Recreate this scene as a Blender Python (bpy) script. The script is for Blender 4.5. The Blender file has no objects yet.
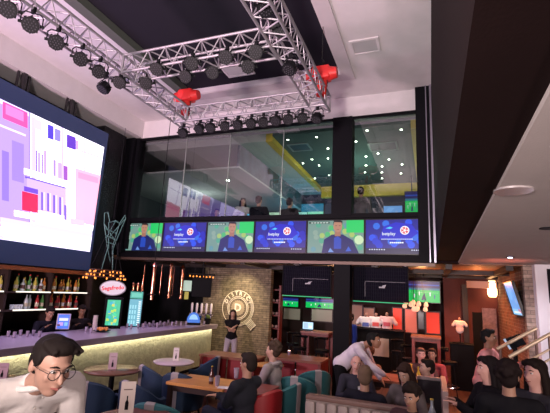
import bpy, bmesh, math, random
from mathutils import Vector, Matrix, Euler, Quaternion
random.seed(7)
SC = bpy.context.scene
COL = SC.collection
PI = math.pi
R = math.radians
# ------------------------------------------------------------------ camera
F_PX = 408.0; CX, CY = 275.0, 206.5
DY = Vector((156, 93.5, F_PX)).normalized()
DX = Vector((1085, -31.5, -F_PX)).normalized()
DX = (DX - DY * DX.dot(DY)).normalized()
DZ = DX.cross(DY)
CAM = Vector((0, 0, 2.05))
def at(px, py, X=None, Y=None, Z=None):
    """the point of the hall seen at a pixel, on a plane of known X, Y or height"""
    c = Vector((px - CX, py - CY, F_PX))
    r = Vector((c.dot(DX), c.dot(DY), c.dot(DZ)))
    t = (X - CAM.x) / r.x if X is not None else (Y - CAM.y) / r.y if Y is not None else (Z - CAM.z) / r.z
    return CAM + r * t
cd = bpy.data.cameras.new('camera'); cam = bpy.data.objects.new('camera', cd); COL.objects.link(cam)
cx = Vector((DX.x, DY.x, DZ.x)); cyd = Vector((DX.y, DY.y, DZ.y)); cf = Vector((DX.z, DY.z, DZ.z))
m = Matrix((cx, -cyd, -cf)).transposed().to_4x4(); m.translation = CAM
cam.matrix_world = m
cd.sensor_width = 36; cd.lens = 36 * F_PX / 550; cd.clip_start = 0.05
SC.camera = cam
SC.view_settings.view_transform = 'Standard'; SC.view_settings.look = 'None'
SC.view_settings.gamma = 1; SC.view_settings.use_curve_mapping = False
SC.view_settings.exposure = 0.0
# ------------------------------------------------------------------ materials
MATS = {}
def mat(name, col, rough=.6, metal=0, emit=0, ecol=None, vary=0, scale=6, bump=0, bscale=40, spec=.5, coat=0):
    if name in MATS: return MATS[name]
    m = bpy.data.materials.new(name); m.use_nodes = True; nt = m.node_tree; b = nt.nodes['Principled BSDF']
    c = (*col, 1)
    b.inputs['Base Color'].default_value = c; b.inputs['Roughness'].default_value = rough
    b.inputs['Metallic'].default_value = metal; b.inputs['Specular IOR Level'].default_value = spec
    b.inputs['Coat Weight'].default_value = coat
    tc = nt.nodes.new('ShaderNodeTexCoord')
    n = nt.nodes.new('ShaderNodeTexNoise'); n.inputs['Scale'].default_value = scale; n.inputs['Detail'].default_value = 4
    nt.links.new(tc.outputs['Object'], n.inputs['Vector'])
    rp = nt.nodes.new('ShaderNodeMapRange'); rp.inputs['To Min'].default_value = 1 - max(vary, .06); rp.inputs['To Max'].default_value = 1 + max(vary, .06)
    nt.links.new(n.outputs['Fac'], rp.inputs['Value'])
    mx = nt.nodes.new('ShaderNodeVectorMath'); mx.operation = 'SCALE'; mx.inputs[0].default_value = col
    nt.links.new(rp.outputs['Result'], mx.inputs['Scale']); nt.links.new(mx.outputs['Vector'], b.inputs['Base Color'])
    if bump:
        n2 = nt.nodes.new('ShaderNodeTexNoise'); n2.inputs['Scale'].default_value = bscale; n2.inputs['Detail'].default_value = 5
        nt.links.new(tc.outputs['Object'], n2.inputs['Vector'])
        bp = nt.nodes.new('ShaderNodeBump'); bp.inputs['Strength'].default_value = bump; bp.inputs['Distance'].default_value = .02
        nt.links.new(n2.outputs['Fac'], bp.inputs['Height']); nt.links.new(bp.outputs['Normal'], b.inputs['Normal'])
    if emit:
        b.inputs['Emission Color'].default_value = (*(ecol or col), 1); b.inputs['Emission Strength'].default_value = emit
    MATS[name] = m; return m
def emis(name, col, s):
    return mat(name, (.02, .02, .02), emit=s, ecol=col)
def picture_mat(name, strength):
    """a lit display whose picture colours are stored per face"""
    if name in MATS: return MATS[name]
    m = bpy.data.materials.new(name); m.use_nodes = True; nt = m.node_tree; b = nt.nodes['Principled BSDF']
    b.inputs['Base Color'].default_value = (.01, .01, .012, 1); b.inputs['Roughness'].default_value = .3
    a = nt.nodes.new('ShaderNodeAttribute'); a.attribute_name = 'pic'
    nt.links.new(a.outputs['Color'], b.inputs['Emission Color']); b.inputs['Emission Strength'].default_value = strength
    MATS[name] = m; return m
def brick_mat(name, c1, c2, mortar, sc=1.0, rot=(R(90), 0, 0), bw=.22, rh=.075, rough=.85, bump=.5):
    m = bpy.data.materials.new(name); m.use_nodes = True; nt = m.node_tree; b = nt.nodes['Principled BSDF']
    tc = nt.nodes.new('ShaderNodeTexCoord'); sp = nt.nodes.new('ShaderNodeSeparateXYZ'); mp = nt.nodes.new('ShaderNodeCombineXYZ')
    nt.links.new(tc.outputs['Object'], sp.inputs[0]); nt.links.new(sp.outputs['Y' if rot[2] else 'X'], mp.inputs[0]); nt.links.new(sp.outputs['Z'], mp.inputs[1])
    br = nt.nodes.new('ShaderNodeTexBrick'); br.inputs['Color1'].default_value = (*c1, 1); br.inputs['Color2'].default_value = (*c2, 1)
    br.inputs['Mortar'].default_value = (*mortar, 1); br.inputs['Scale'].default_value = sc
    br.inputs['Brick Width'].default_value = bw; br.inputs['Row Height'].default_value = rh; br.inputs['Mortar Size'].default_value = .008
    nt.links.new(mp.outputs[0], br.inputs['Vector'])
    n = nt.nodes.new('ShaderNodeTexNoise'); n.inputs['Scale'].default_value = 9; nt.links.new(tc.outputs['Object'], n.inputs['Vector'])
    rp = nt.nodes.new('ShaderNodeMapRange'); rp.inputs['From Min'].default_value = .3; rp.inputs['From Max'].default_value = .7
    rp.inputs['To Min'].default_value = .6; rp.inputs['To Max'].default_value = 1.3
    nt.links.new(n.outputs['Fac'], rp.inputs['Value'])
    mx = nt.nodes.new('ShaderNodeVectorMath'); mx.operation = 'SCALE'
    nt.links.new(br.outputs['Color'], mx.inputs[0]); nt.links.new(rp.outputs['Result'], mx.inputs['Scale'])
    nt.links.new(mx.outputs['Vector'], b.inputs['Base Color']); b.inputs['Roughness'].default_value = rough
    bp = nt.nodes.new('ShaderNodeBump'); bp.inputs['Strength'].default_value = bump; bp.inputs['Distance'].default_value = .01; bp.invert = True
    nt.links.new(br.outputs['Fac'], bp.inputs['Height']); nt.links.new(bp.outputs['Normal'], b.inputs['Normal'])
    MATS[name] = m; return m
def wood_mat(name, c1, c2, axis='X', scale=3, rough=.5, plank=.0):
    m = bpy.data.materials.new(name); m.use_nodes = True; nt = m.node_tree; b = nt.nodes['Principled BSDF']
    tc = nt.nodes.new('ShaderNodeTexCoord'); mp = nt.nodes.new('ShaderNodeMapping')
    s = {'X': (.4, 4, 4), 'Y': (4, .4, 4), 'Z': (4, 4, .4)}[axis]; mp.inputs['Scale'].default_value = s
    n = nt.nodes.new('ShaderNodeTexNoise'); n.inputs['Scale'].default_value = scale; n.inputs['Detail'].default_value = 6; n.inputs['Distortion'].default_value = .6
    cr = nt.nodes.new('ShaderNodeValToRGB'); cr.color_ramp.elements[0].color = (*c1, 1); cr.color_ramp.elements[1].color = (*c2, 1)
    cr.color_ramp.elements[0].position = .35; cr.color_ramp.elements[1].position = .65
    nt.links.new(tc.outputs['Object'], mp.inputs['Vector']); nt.links.new(mp.outputs['Vector'], n.inputs['Vector']); nt.links.new(n.outputs['Fac'], cr.inputs['Fac'])
    out = cr.outputs['Color']
    if plank:
        w = nt.nodes.new('ShaderNodeTexWave'); w.wave_type = 'BANDS'; w.bands_direction = 'Y' if axis == 'X' else 'X'; w.wave_profile = 'SAW'
        w.inputs['Scale'].default_value = .314 / plank; nt.links.new(tc.outputs['Object'], w.inputs['Vector'])
        lt = nt.nodes.new('ShaderNodeMath'); lt.operation = 'GREATER_THAN'; lt.inputs[1].default_value = .06; nt.links.new(w.outputs['Fac'], lt.inputs[0])
        ml = nt.nodes.new('ShaderNodeVectorMath'); ml.operation = 'SCALE'; nt.links.new(out, ml.inputs[0]); nt.links.new(lt.outputs[0], ml.inputs['Scale']); out = ml.outputs['Vector']
    nt.links.new(out, b.inputs['Base Color']); b.inputs['Roughness'].default_value = rough
    MATS[name] = m; return m
def glass_mat(name, tint=(1, 1, 1), ior=1.6, rough=0.0):
    """thin pane: clear, reflecting by the angle it is seen at"""
    m = bpy.data.materials.new(name); m.use_nodes = True; nt = m.node_tree; nt.nodes.clear()
    o = nt.nodes.new('ShaderNodeOutputMaterial'); t = nt.nodes.new('ShaderNodeBsdfTransparent'); t.inputs['Color'].default_value = (*tint, 1)
    g = nt.nodes.new('ShaderNodeBsdfGlossy'); g.inputs['Roughness'].default_value = rough; f = nt.nodes.new('ShaderNodeFresnel'); f.inputs['IOR'].default_value = ior
    x = nt.nodes.new('ShaderNodeMixShader'); nt.links.new(f.outputs[0], x.inputs[0]); nt.links.new(t.outputs[0], x.inputs[1]); nt.links.new(g.outputs[0], x.inputs[2]); nt.links.new(x.outputs[0], o.inputs[0])
    MATS[name] = m; return m
def colmat(prefix, c, rough=.7, **k):
    return mat('%s_%02x%02x%02x' % (prefix, *[int(max(0, min(1, a)) * 255) for a in c]), c, rough, **k)
# ------------------------------------------------------------------ mesh builder
def frame_for(d):
    return Vector(d).normalized().to_track_quat('Z', 'Y').to_matrix().to_4x4()
class MB:
    def __init__(s): s.bm = bmesh.new(); s.cl = None
    def box(s, a, b, bev=0, rot=None, piv=None):
        a, b = Vector(a), Vector(b); c = (a + b) / 2; d = b - a
        r = bmesh.ops.create_cube(s.bm, size=1, matrix=Matrix.Translation(c) @ Matrix.Diagonal((*[max(abs(x), 1e-4) for x in d], 1)))
        vs = r['verts']
        if bev:
            es = list({e for v in vs for e in v.link_edges}); fs0 = len(s.bm.faces)
            rr = bmesh.ops.bevel(s.bm, geom=es, offset=min(bev, min(abs(x) for x in d) * .45), segments=2, affect='EDGES', profile=.5)
            vs = list({v for f in rr['faces'] for v in f.verts} | {v for v in vs if v.is_valid})
        if rot is not None:
            p = Vector(piv) if piv is not None else c
            bmesh.ops.transform(s.bm, matrix=Matrix.Translation(p) @ rot.to_4x4() @ Matrix.Translation(-p), verts=vs)
        return s
    def cyl(s, p0, p1, r0, r1=None, seg=12):
        p0, p1 = Vector(p0), Vector(p1); d = p1 - p0
        if d.length < 1e-6: return s
        M = frame_for(d).to_3x3(); r1 = r0 if r1 is None else r1; nv = s.bm.verts.new
        a = [nv(p0 + M @ Vector((r0 * math.cos(2 * PI * i / seg), r0 * math.sin(2 * PI * i / seg), 0))) for i in range(seg)]
        b = [nv(p1 + M @ Vector((r1 * math.cos(2 * PI * i / seg), r1 * math.sin(2 * PI * i / seg), 0))) for i in range(seg)]
        s.bm.faces.new(a[::-1]); s.bm.faces.new(b)
        for i in range(seg): k = (i + 1) % seg; s.bm.faces.new((a[i], a[k], b[k], b[i]))
        return s
    def ell(s, c, r, rot=None, seg=12, ico=None):
        r = (r, r, r) if isinstance(r, (int, float)) else r
        c = Vector(c); n = {1: 8, 2: 12, 3: 20}[ico] if ico else seg; m = max(4, n // 2); nv = s.bm.verts.new
        q = rot.to_3x3() if rot is not None else Matrix.Identity(3)
        f = lambda x, y, z: nv(c + q @ Vector((x * r[0], y * r[1], z * r[2])))
        top, bot = f(0, 0, 1), f(0, 0, -1)
        rings = [[f(math.sin(PI * j / m) * math.cos(2 * PI * i / n), math.sin(PI * j / m) * math.sin(2 * PI * i / n), math.cos(PI * j / m)) for i in range(n)] for j in range(1, m)]
        for i in range(n):
            k = (i + 1) % n; s.bm.faces.new((top, rings[0][i], rings[0][k])); s.bm.faces.new((bot, rings[-1][k], rings[-1][i]))
            for a, b in zip(rings, rings[1:]): s.bm.faces.new((a[i], b[i], b[k], a[k]))
        return s
    def cap(s, p0, p1, r0, r1=None, seg=10):
        r1 = r0 if r1 is None else r1
        s.cyl(p0, p1, r0, r1, seg); s.ell(p0, r0, seg=seg); s.ell(p1, r1, seg=seg); return s
    def tube(s, pts, r, seg=8, closed=False):
        pts = [Vector(p) for p in pts]; n = len(pts); rings = []; prev = None
        for i, p in enumerate(pts):
            if closed: d = (pts[(i + 1) % n] - pts[i - 1]).normalized()
            else: d = (pts[min(i + 1, n - 1)] - pts[max(i - 1, 0)]).normalized()
            if prev is None: up = Vector((0, 0, 1)) if abs(d.z) < .9 else Vector((1, 0, 0)); u = d.cross(up).normalized()
            else: u = (prev - d * prev.dot(d)).normalized()
            prev = u; v = d.cross(u)
            rr = r[i] if isinstance(r, (list, tuple)) else r
            rings.append([s.bm.verts.new(p + (u * math.cos(2 * PI * k / seg) + v * math.sin(2 * PI * k / seg)) * rr) for k in range(seg)])
        for i in range(n if closed else n - 1):
            a, b = rings[i], rings[(i + 1) % n]
            for k in range(seg): s.bm.faces.new((a[k], a[(k + 1) % seg], b[(k + 1) % seg], b[k]))
        if not closed:
            s.bm.faces.new(rings[0][::-1]); s.bm.faces.new(rings[-1])
        return s
    def lathe(s, prof, c=(0, 0, 0), seg=24, M=None):
        """prof: (radius, height) bottom to top"""
        c = Vector(c); rings = []
        for r, z in prof:
            rings.append([s.bm.verts.new(c + Vector((r * math.cos(2 * PI * k / seg), r * math.sin(2 * PI * k / seg), z))) for k in range(seg)] if r > 1e-5 else [s.bm.verts.new(c + Vector((0, 0, z)))])
        for a, b in zip(rings, rings[1:]):
            for k in range(seg):
                k2 = (k + 1) % seg
                if len(a) == 1 and len(b) > 1: s.bm.faces.new((a[0], b[k2], b[k]))
                elif len(b) == 1 and len(a) > 1: s.bm.faces.new((a[k], a[k2], b[0]))
                elif len(a) > 1: s.bm.faces.new((a[k], a[k2], b[k2], b[k]))
        if len(rings[0]) > 1: s.bm.faces.new(rings[0][::-1])
        if len(rings[-1]) > 1: s.bm.faces.new(rings[-1])
        if M is not None: bmesh.ops.transform(s.bm, matrix=M, verts=[v for ring in rings for v in ring])
        return s
    def poly(s, pts, col=None):
        f = s.bm.faces.new([s.bm.verts.new(Vector(p)) for p in pts])
        if col is not None:
            if s.cl is None: s.cl = s.bm.loops.layers.float_color.new('pic')
            for l in f.loops: l[s.cl] = (*col, 1)
        return s
    def prism(s, pts, d):
        d = Vector(d); a = [s.bm.verts.new(Vector(p)) for p in pts]; b = [s.bm.verts.new(Vector(p) + d) for p in pts]; n = len(a)
        s.bm.faces.new(a[::-1]); s.bm.faces.new(b)
        for i in range(n): s.bm.faces.new((a[i], a[(i + 1) % n], b[(i + 1) % n], b[i]))
        return s
    def build(s, name, m, parent=None, loc=(0, 0, 0), smooth=False, rotz=0, fix=True):
        if fix and s.cl is None: bmesh.ops.recalc_face_normals(s.bm, faces=s.bm.faces)
        me = bpy.data.meshes.new(name); s.bm.to_mesh(me); s.bm.free()
        if smooth:
            for p in me.polygons: p.use_smooth = True
            try: me.set_sharp_from_angle(angle=R(40))
            except Exception: pass
        me.materials.append(m)
        o = bpy.data.objects.new(name, me); COL.objects.link(o); o.location = loc; o.rotation_euler.z = rotz
        if parent: o.parent = parent
        return o
def tag(o, label=None, cat=None, group=None, kind=None):
    if label: o['label'] = label
    if cat: o['category'] = cat
    if group: o['group'] = group
    if kind: o['kind'] = kind
    return o
def thing(name, label, cat, loc=(0, 0, 0), rz=0, group=None):
    o = bpy.data.objects.new(name, None); COL.objects.link(o); o.location = loc; o.rotation_euler = (0, 0, rz); o.empty_display_size = .1
    return tag(o, label, cat, group)
def struct(name, mb, m, **k): return tag(mb.build(name, m, **k), kind='structure')
def sbox(name, a, b, m, **k): return struct(name, MB().box(a, b, **k), m)
def dup(root, loc, rz=None, label=None, group=None):
    def cp(o, par):
        c = o.copy(); COL.objects.link(c)
        if par: c.parent = par
        for ch in o.children: cp(ch, c)
        return c
    r = cp(root, None); r.location = loc
    if rz is not None: r.rotation_euler = (0, 0, rz)
    if label: r['label'] = label
    if group: r['group'] = group
    return r
def text_obj(name, s, size, m, parent=None, M=None, depth=.004, align='CENTER', bold=0):
    cu = bpy.data.curves.new(name, 'FONT'); cu.body = s; cu.size = size; cu.extrude = depth / 2; cu.align_x = align; cu.align_y = 'CENTER'; cu.offset = bold; cu.resolution_u = 2
    t = bpy.data.objects.new(name, cu); COL.objects.link(t); bpy.context.view_layer.update()
    me = bpy.data.meshes.new_from_object(t.evaluated_get(bpy.context.evaluated_depsgraph_get()))
    bpy.data.objects.remove(t); bpy.data.curves.remove(cu)
    if M is not None: me.transform(M)
    me.materials.clear(); me.materials.append(m)
    o = bpy.data.objects.new(name, me); COL.objects.link(o)
    if parent: o.parent = parent
    return o
ORD = ['first', 'second', 'third', 'fourth', 'fifth', 'sixth', 'seventh', 'eighth', 'ninth', 'tenth', 'eleventh', 'twelfth', 'thirteenth', 'fourteenth']
# ------------------------------------------------------------------ the hall
M_white = mat('white_plaster', (.72, .68, .69), .8, vary=.05, bump=.1, bscale=60)
M_trimpl = mat('recess_trim_plaster', (.6, .54, .56), .8)
M_dark = mat('dark_ceiling_paint', (.020, .018, .026), .9, spec=.1)
M_olive = mat('recess_side_shade', (.10, .11, .095), .9)  # grey-green with the shade on the recess side put into the colour
M_black = mat('black_paint', (.004, .004, .006), .6, spec=.12)
M_blackm = mat('black_matt', (.008, .008, .010), .8, spec=.15)
M_floor = wood_mat('dark_plank_floor', (.05, .022, .016), (.10, .045, .03), 'Y', 2.5, .35, plank=.18)
M_brown = mat('dark_brown_panel', (.011, .005, .005), .8, spec=.08, vary=.2, scale=3, bump=.08, bscale=90)
M_soffit = mat('grey_soffit_paint', (.44, .385, .37), .75, vary=.05, bump=.15, bscale=70)
M_plank = wood_mat('orange_ceiling_planks', (.24, .10, .055), (.36, .17, .09), 'X', 3, .5, plank=.22)
M_steel = mat('aluminium_truss', (.46, .43, .47), .55, metal=.7)
M_red = mat('red_hoist_paint', (.75, .03, .03), .45)
sbox('floor', (-10.5, -2.5, -.1), (7, 17, 0), M_floor)
# wall with the LED screen: glossy black brick
M_lwall = brick_mat('black_glazed_brick', (.006, .0055, .009), (.012, .011, .016), (.002, .002, .003), rot=(R(90), 0, R(90)), bw=.3, rh=.06, rough=.3, bump=.8)
sbox('wall_left', (-8.6, -2.5, 0), (-8.35, 9.2, 6.9), M_lwall)
sbox('trim_1', (-8.35, 7.95, 2.3), (-8.05, 8.8, 6.2), mat('sequin_wall', (.05, .048, .055), .3, metal=.8, bump=1.0, bscale=38))
sbox('trim_2', (-8.1, 8.8, 2.9), (-7.75, 9.02, 6.15), M_black)
# ceiling with recess
ZC = 6.7
mb = MB()
X0, X1, Y0, Y1 = -8.6, 1.2, -2.5, 9.3
hx0, hx1, hy0, hy1 = -5.62, -1.68, 1.2, 7.86
mb.box((X0, Y0, ZC), (hx0, Y1, ZC + .5)); mb.box((hx1, Y0, ZC), (X1, Y1, ZC + .5)); mb.box((hx0, Y0, ZC), (hx1, hy0, ZC + .5)); mb.box((hx0, hy1, ZC), (hx1, Y1, ZC + .5))
struct('ceiling', mb, M_white)
sbox('ceiling_recess', (hx0, hy0, ZC + .13), (hx1, hy1, ZC + .19), M_dark)
mb = MB(); mb.box((hx0 - .02, hy0, ZC - .03), (hx0 + .20, hy1 + .02, ZC + .129)); struct('trim_3', mb, M_olive)
mb = MB(); w = .27
mb.box((hx1, hy0 - w, ZC - .035), (hx1 + w, hy1 + w, ZC + .0)); mb.box((hx0 - .02, hy1, ZC - .035), (hx1, hy1 + w, ZC + .0))
struct('trim_4', mb, M_trimpl)
# beams
sbox('beam_left', (-8.6, -2.5, 6.2), (-7.65, 9.0, 6.72), M_white)
sbox('beam_back', (-8.6, 9.0, 6.17), (1.2, 9.3, 6.72), M_white)
sbox('trim_5', (-7.7, 8.94, 6.1), (.1, 9.0, 6.17), M_black)
# facade frame
cl_ = at(333, 170, Y=9).x; cr_ = at(352.5, 170, Y=9).x
sbox('column_1', (cl_, 8.9, 3.8), (cr_, 9.25, 6.17), M_black)
c1 = at(333.5, 300, Y=9.0).x; c2 = at(349.5, 300, Y=9.0).x
sbox('column_2', (c1, 9.0, 0), (c2, 9.35, 2.82), M_black)
sbox('trim_6', (-.21, 8.9, 2.79), (.09, 9.2, 6.7), M_black)
sbox('trim_7', (-8.1, 8.9, 3.0), (-7.66, 9.2, 6.17), M_black)
M_frame = mat('brushed_steel_edge', (.45, .42, .52), .3, metal=.9)
mb = MB(); mb.box((.085, 8.86, 2.79), (.125, 8.9, 6.7)); mb.box((.0, 8.86, 2.79), (.02, 8.89, 6.7))
struct('trim_8', mb, M_frame)
M_glass = glass_mat('facade_glass', (.76, .80, .80), 2.4)
mb = MB()
mb.poly([(-7.66, 9.02, 3.86), (cl_, 9.02, 3.86), (cl_, 9.02, 6.12), (-7.66, 9.02, 6.12)])
w1 = struct('window_1', mb, M_glass)
mb = MB()
mb.poly([(-1.63, 9.02, 3.86), (-.21, 9.02, 3.86), (-.21, 9.02, 6.12), (-1.63, 9.02, 6.12)])
w2 = struct('window_2', mb, M_glass)
mb = MB()
for px in (184, 228, 282):
    x = at(px, 170, Y=9).x; mb.box((x - .006, 9.0, 3.86), (x + .006, 9.04, 6.12))
struct('trim_9', mb, mat('pane_joint', (.35, .38, .36), .4))
# right: tall dark brown wall above the lower soffit
mb = MB(); mb.box((.13, -2.5, 2.83), (.9, 8.95, 6.7))
struct('wall_right', mb, M_brown)
sbox('wall_return', (.126, 8.95, 2.79), (.55, 9.2, 6.7), M_brown)
mb = MB(); mb.prism([(.36, -2.5, 2.8), (7, -2.5, 2.8), (7, 9.05, 2.8), (.53, 9.05, 2.8)], (0, 0, .06))
struct('ceiling_soffit', mb, M_soffit)
sbox('ceiling_soffit_edge', (.53, 9.05, 2.8), (7, 9.15, 3.2), M_soffit)
# ------------------------------------------------------------------ room under the gallery
ZL = 2.79
sbox('ceiling_planks', (-8.6, 9.2, ZL), (7, 15.2, ZL + .06), M_plank)
M_beam = mat('dark_steel_beam', (.022, .014, .013), .5)
k = 0
for xs in (-7.2, -5.8, -4.4, -3.0, -1.2, .3, 1.4, 2.6):
    k += 1
    sbox('ceiling_beam_%d' % k, (xs, 9.2, ZL - .10), (xs + .13, 15, ZL), M_beam)
for ys in (10.9, 12.7):
    k += 1
    sbox('ceiling_beam_%d' % k, (-8.6, ys, ZL - .11), (4, ys + .12, ZL - .001), M_beam)
sbox('ceiling_front_plate', (-8.1, 8.98, 2.72), (.1, 9.3, 2.785), mat('bronze_plate', (.14, .09, .07), .4, metal=.3))
M_tan = brick_mat('tan_brick_wall', (.27, .215, .14), (.19, .15, .10), (.12, .095, .07), bw=.24, rh=.06)
bl = at(203, 300, Y=11).x; brr = at(270, 300, Y=11).x
sbox('wall_brick', (bl, 11.0, 0), (brr, 11.2, 2.9), M_tan)
sbox('wall_bar_back', (-8.4, 11.02, 0), (bl, 11.2, 3.0), M_blackm)
sbox('wall_back', (-9, 14.6, 0), (7, 14.8, 3.1), mat('dark_back_wall', (.035, .012, .012), .7))
M_maroon = mat('maroon_wall', (.11, .022, .018), .7, vary=.15)
x0 = at(444, 310, Y=13).x; x1 = at(499, 310, Y=13).x
sbox('wall_maroon', (x0, 13.0, 0), (x1, 13.2, 3.0), M_maroon)
M_rb = brick_mat('red_brick_wall', (.17, .065, .05), (.10, .045, .04), (.20, .15, .13), rot=(R(90), 0, R(90)), bw=.22, rh=.075)
sbox('wall_brick_right', (1.72, 9.35, 0), (2.0, 13.0, 3.0), M_rb)
M_beigeb = brick_mat('beige_brick_pier', (.40, .31, .25), (.28, .21, .17), (.2, .16, .13), bw=.22, rh=.075)
sbox('column_3', (1.69, 9.18, 0), (1.86, 9.35, 3.0), M_beigeb)
M_wallw = mat('white_wall_paint', (.78, .76, .80), .7)
sbox('wall_white', (1.84, 8.95, 0), (3.6, 9.18, 2.8), M_wallw)
# door opening in the maroon wall and patterned glass door
da = at(472, 312, Y=12.98); db = at(482, 350, Y=12.98)
sbox('door_1', (da.x, 12.95, 0), (db.x + .1, 13.0, da.z), M_blackm)
M_pat = mat('patterned_door_glass', (.22, .15, .18), .3, vary=.8, scale=14)
dc = at(482, 308, Y=12.9); dd = at(496, 308, Y=12.9)
d2 = sbox('door_2', (dc.x, 12.9, 0), (dd.x, 12.96, dc.z), M_pat)
ba = at(466, 281, Y=12.9); bb = at(498, 289, Y=12.9)
sbox('trim_10', (ba.x, 12.7, bb.z), (bb.x, 13.0, ba.z), mat('beige_bulkhead', (.75, .50, .40), .7))
sbox('trim_11', (ba.x - .12, 12.85, 0), (ba.x + .02, 13.0, ba.z - .1), M_beam)
# ------------------------------------------------------------------ gallery upstairs
M_gal = mat('gallery_grey_paint', (.42, .45, .42), .8)
M_gold = mat('gold_cove_paint', (.50, .36, .03), .5, vary=.12)
M_teal = mat('teal_ceiling_paint', (.04, .075, .07), .8, spec=.2)
sbox('floor_gallery', (-8.6, 9.3, 3.08), (3, 15.3, 3.2), mat('gallery_floor', (.06, .04, .035), .6))
sbox('wall_gallery_back', (-10, 15.2, 3.2), (3, 15.4, 6.4), mat('gallery_back_wall', (.04, .035, .06), .7))
sbox('wall_gallery_left', (-10, 9.3, 3.2), (-9.8, 15.3, 6.4), mat('gallery_side_wall', (.05, .05, .055), .8))
sbox('wall_gallery_right', (.3, 9.3, 3.2), (.5, 15.3, 6.4), M_gal)
gx0, gx1, gy0, gy1 = -3.75, -.33, 9.4, 14.5
mb = MB()
mb.box((-10, 9.3, 5.9), (gx0 - .18, 15.2, 6.1)); mb.box((gx1 + .18, 9.3, 5.9), (.4, 15.2, 6.1)); mb.box((gx0 - .18, gy1 + .18, 5.9), (gx1 + .18, 15.2, 6.1))
struct('ceiling_gallery', mb, M_gal)
sbox('ceiling_teal', (gx0, gy0 - .1, 6.02), (gx1, gy1, 6.1), M_teal)
mb = MB(); mb.box((gx0 - .18, 9.3, 5.88), (gx0, gy1 + .18, 6.1)); mb.box((gx1, 9.3, 5.88), (gx1 + .18, gy1 + .18, 6.1)); mb.box((gx0, gy1, 5.6), (gx1, gy1 + .18, 6.1))
struct('trim_12', mb, M_gold)
# mural bulkhead beside the gold cove
M_mural = mat('dark_mural', (.05, .10, .11), .5, vary=.95, scale=3.2)
sbox('wall_mural', (-4.78, 9.4, 5.3), (-4.7, 15.2, 5.9), M_mural)
sbox('ceiling_gallery_low', (-10, 9.4, 5.25), (-4.7, 15.2, 5.3), M_gal)
# ------------------------------------------------------------------ truss
def truss_run(label, a, b, w=.29, group='lighting trusses', ang=0):
    a, b = Vector(a), Vector(b); d = (b - a); L = d.length; d.normalize(); u = Vector((0, 0, 1)); v = d.cross(u).normalized(); h = w / 2
    t = thing('lighting_truss', label, 'truss', (a + b) / 2 - Vector((0, 0, h)), 0, group)
    o = -((a + b) / 2 - Vector((0, 0, h)))
    cs = [(h, h), (-h, h), (h, -h), (-h, -h)]
    P = lambda q, s, z: a + d * q + v * s + u * z + o
    for s, z in cs: MB().cyl(P(0, s, z), P(L, s, z), .020, seg=10).build('chord', M_steel, t, smooth=True)
    mb = MB(); n = max(1, round(L / .3)); st = L / n
    for i in range(n):
        q0, q1, qm = i * st, (i + 1) * st, (i + .5) * st
        for s in (h, -h): mb.cyl(P(q0, s, -h), P(qm, s, h), .009, seg=6); mb.cyl(P(qm, s, h), P(q1, s, -h), .009, seg=6)
        for z in (h, -h): mb.cyl(P(q0, -h, z), P(qm, h, z), .011, seg=6); mb.cyl(P(qm, h, z), P(q1, -h, z), .011, seg=6)
    mb.build('lacing', M_steel, t)
    for q in (0, L):
        mb = MB()
        for s, z in cs:
            for s2, z2 in cs:
                if (s, z) < (s2, z2) and (s == s2 or z == z2): mb.cyl(P(q, s, z), P(q, s2, z2), .02, seg=8)
        mb.build('end_frame', M_steel, t)
    return t
ZT = 5.35
TLX, TRX, TFY, TMY = -4.47, -1.73, 6.40, 4.57
truss_run('silver box truss running from the near left edge to the far left corner', (TLX, 1.2, ZT), (TLX, TFY - .15, ZT))
truss_run('silver box truss running away on the right side, black lights at its middle', (TRX, 2.0, ZT), (TRX, TFY - .15, ZT))
truss_run('silver box truss crossing the middle between the left and right runs', (TLX + .16, TMY, ZT), (TRX - .16, TMY, ZT))
truss_run('silver box truss at the far end parallel to the gallery glass', (TLX - .15, TFY, ZT), (TRX + .15, TFY, ZT))
# par lights
M_can = mat('black_par_can', (.005, .005, .007), .6, spec=.2)
M_lens = mat('par_can_lens', (.010, .010, .012), .5, spec=.2)
M_led = mat('led_dots', (.055, .05, .065), .4)
def par(aim_pitch, aim_yaw, yoke=.2):
    """hangs from (0,0,0); can below"""
    t = thing('par_light', 'x', 'stage light', (0, 0, 0), 0, 'x')
    c = Vector((0, 0, -yoke)); rot = Euler((R(aim_pitch), 0, R(aim_yaw))).to_matrix()
    A = lambda p: c + rot @ Vector(p)
    mb = MB(); mb.cyl(A((0, 0, .05)), A((0, 0, -.07)), .088, .104, 20); mb.ell(A((0, 0, .05)), (.087, .087, .04), rot, 16)
    for i in range(8): mb.cyl(A((.098 * math.cos(i * PI / 4), .098 * math.sin(i * PI / 4), .06)), A((.11 * math.cos(i * PI / 4), .11 * math.sin(i * PI / 4), -.05)), .008, seg=6)
    body = mb.build('can', M_can, t, smooth=True)
    MB().cyl(A((0, 0, -.068)), A((0, 0, -.076)), .098, seg=20).build('lens', M_lens, t)
    mb = MB()
    for rr, n in ((0, 1), (.035, 6), (.07, 12)):
        for i in range(n): q = A((rr * math.cos(2 * PI * i / n), rr * math.sin(2 * PI * i / n), -.078)); mb.ell(q, .009, seg=6)
    l = mb.build('led_cluster', M_led, t)
    x = rot @ Vector((1, 0, 0))
    mb = MB(); mb.tube([c + x * .125, c + x * .125 + Vector((0, 0, yoke * .6)), c + x * .09 + Vector((0, 0, yoke * .82)), c - x * .09 + Vector((0, 0, yoke * .82)), c - x * .125 + Vector((0, 0, yoke * .6)), c - x * .125], .009, 6)
    mb.build('yoke', M_can, t)
    for sg in (-1, 1): MB().cyl(c + x * sg * .105, c + x * sg * .15, .02, seg=8).build('knob', M_can, t)
    MB().box((-.03, -.02, -.045), (.03, .02, .05), .008).build('clamp', M_can, t); t.scale = (.9, .9, .9)
    return t
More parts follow.
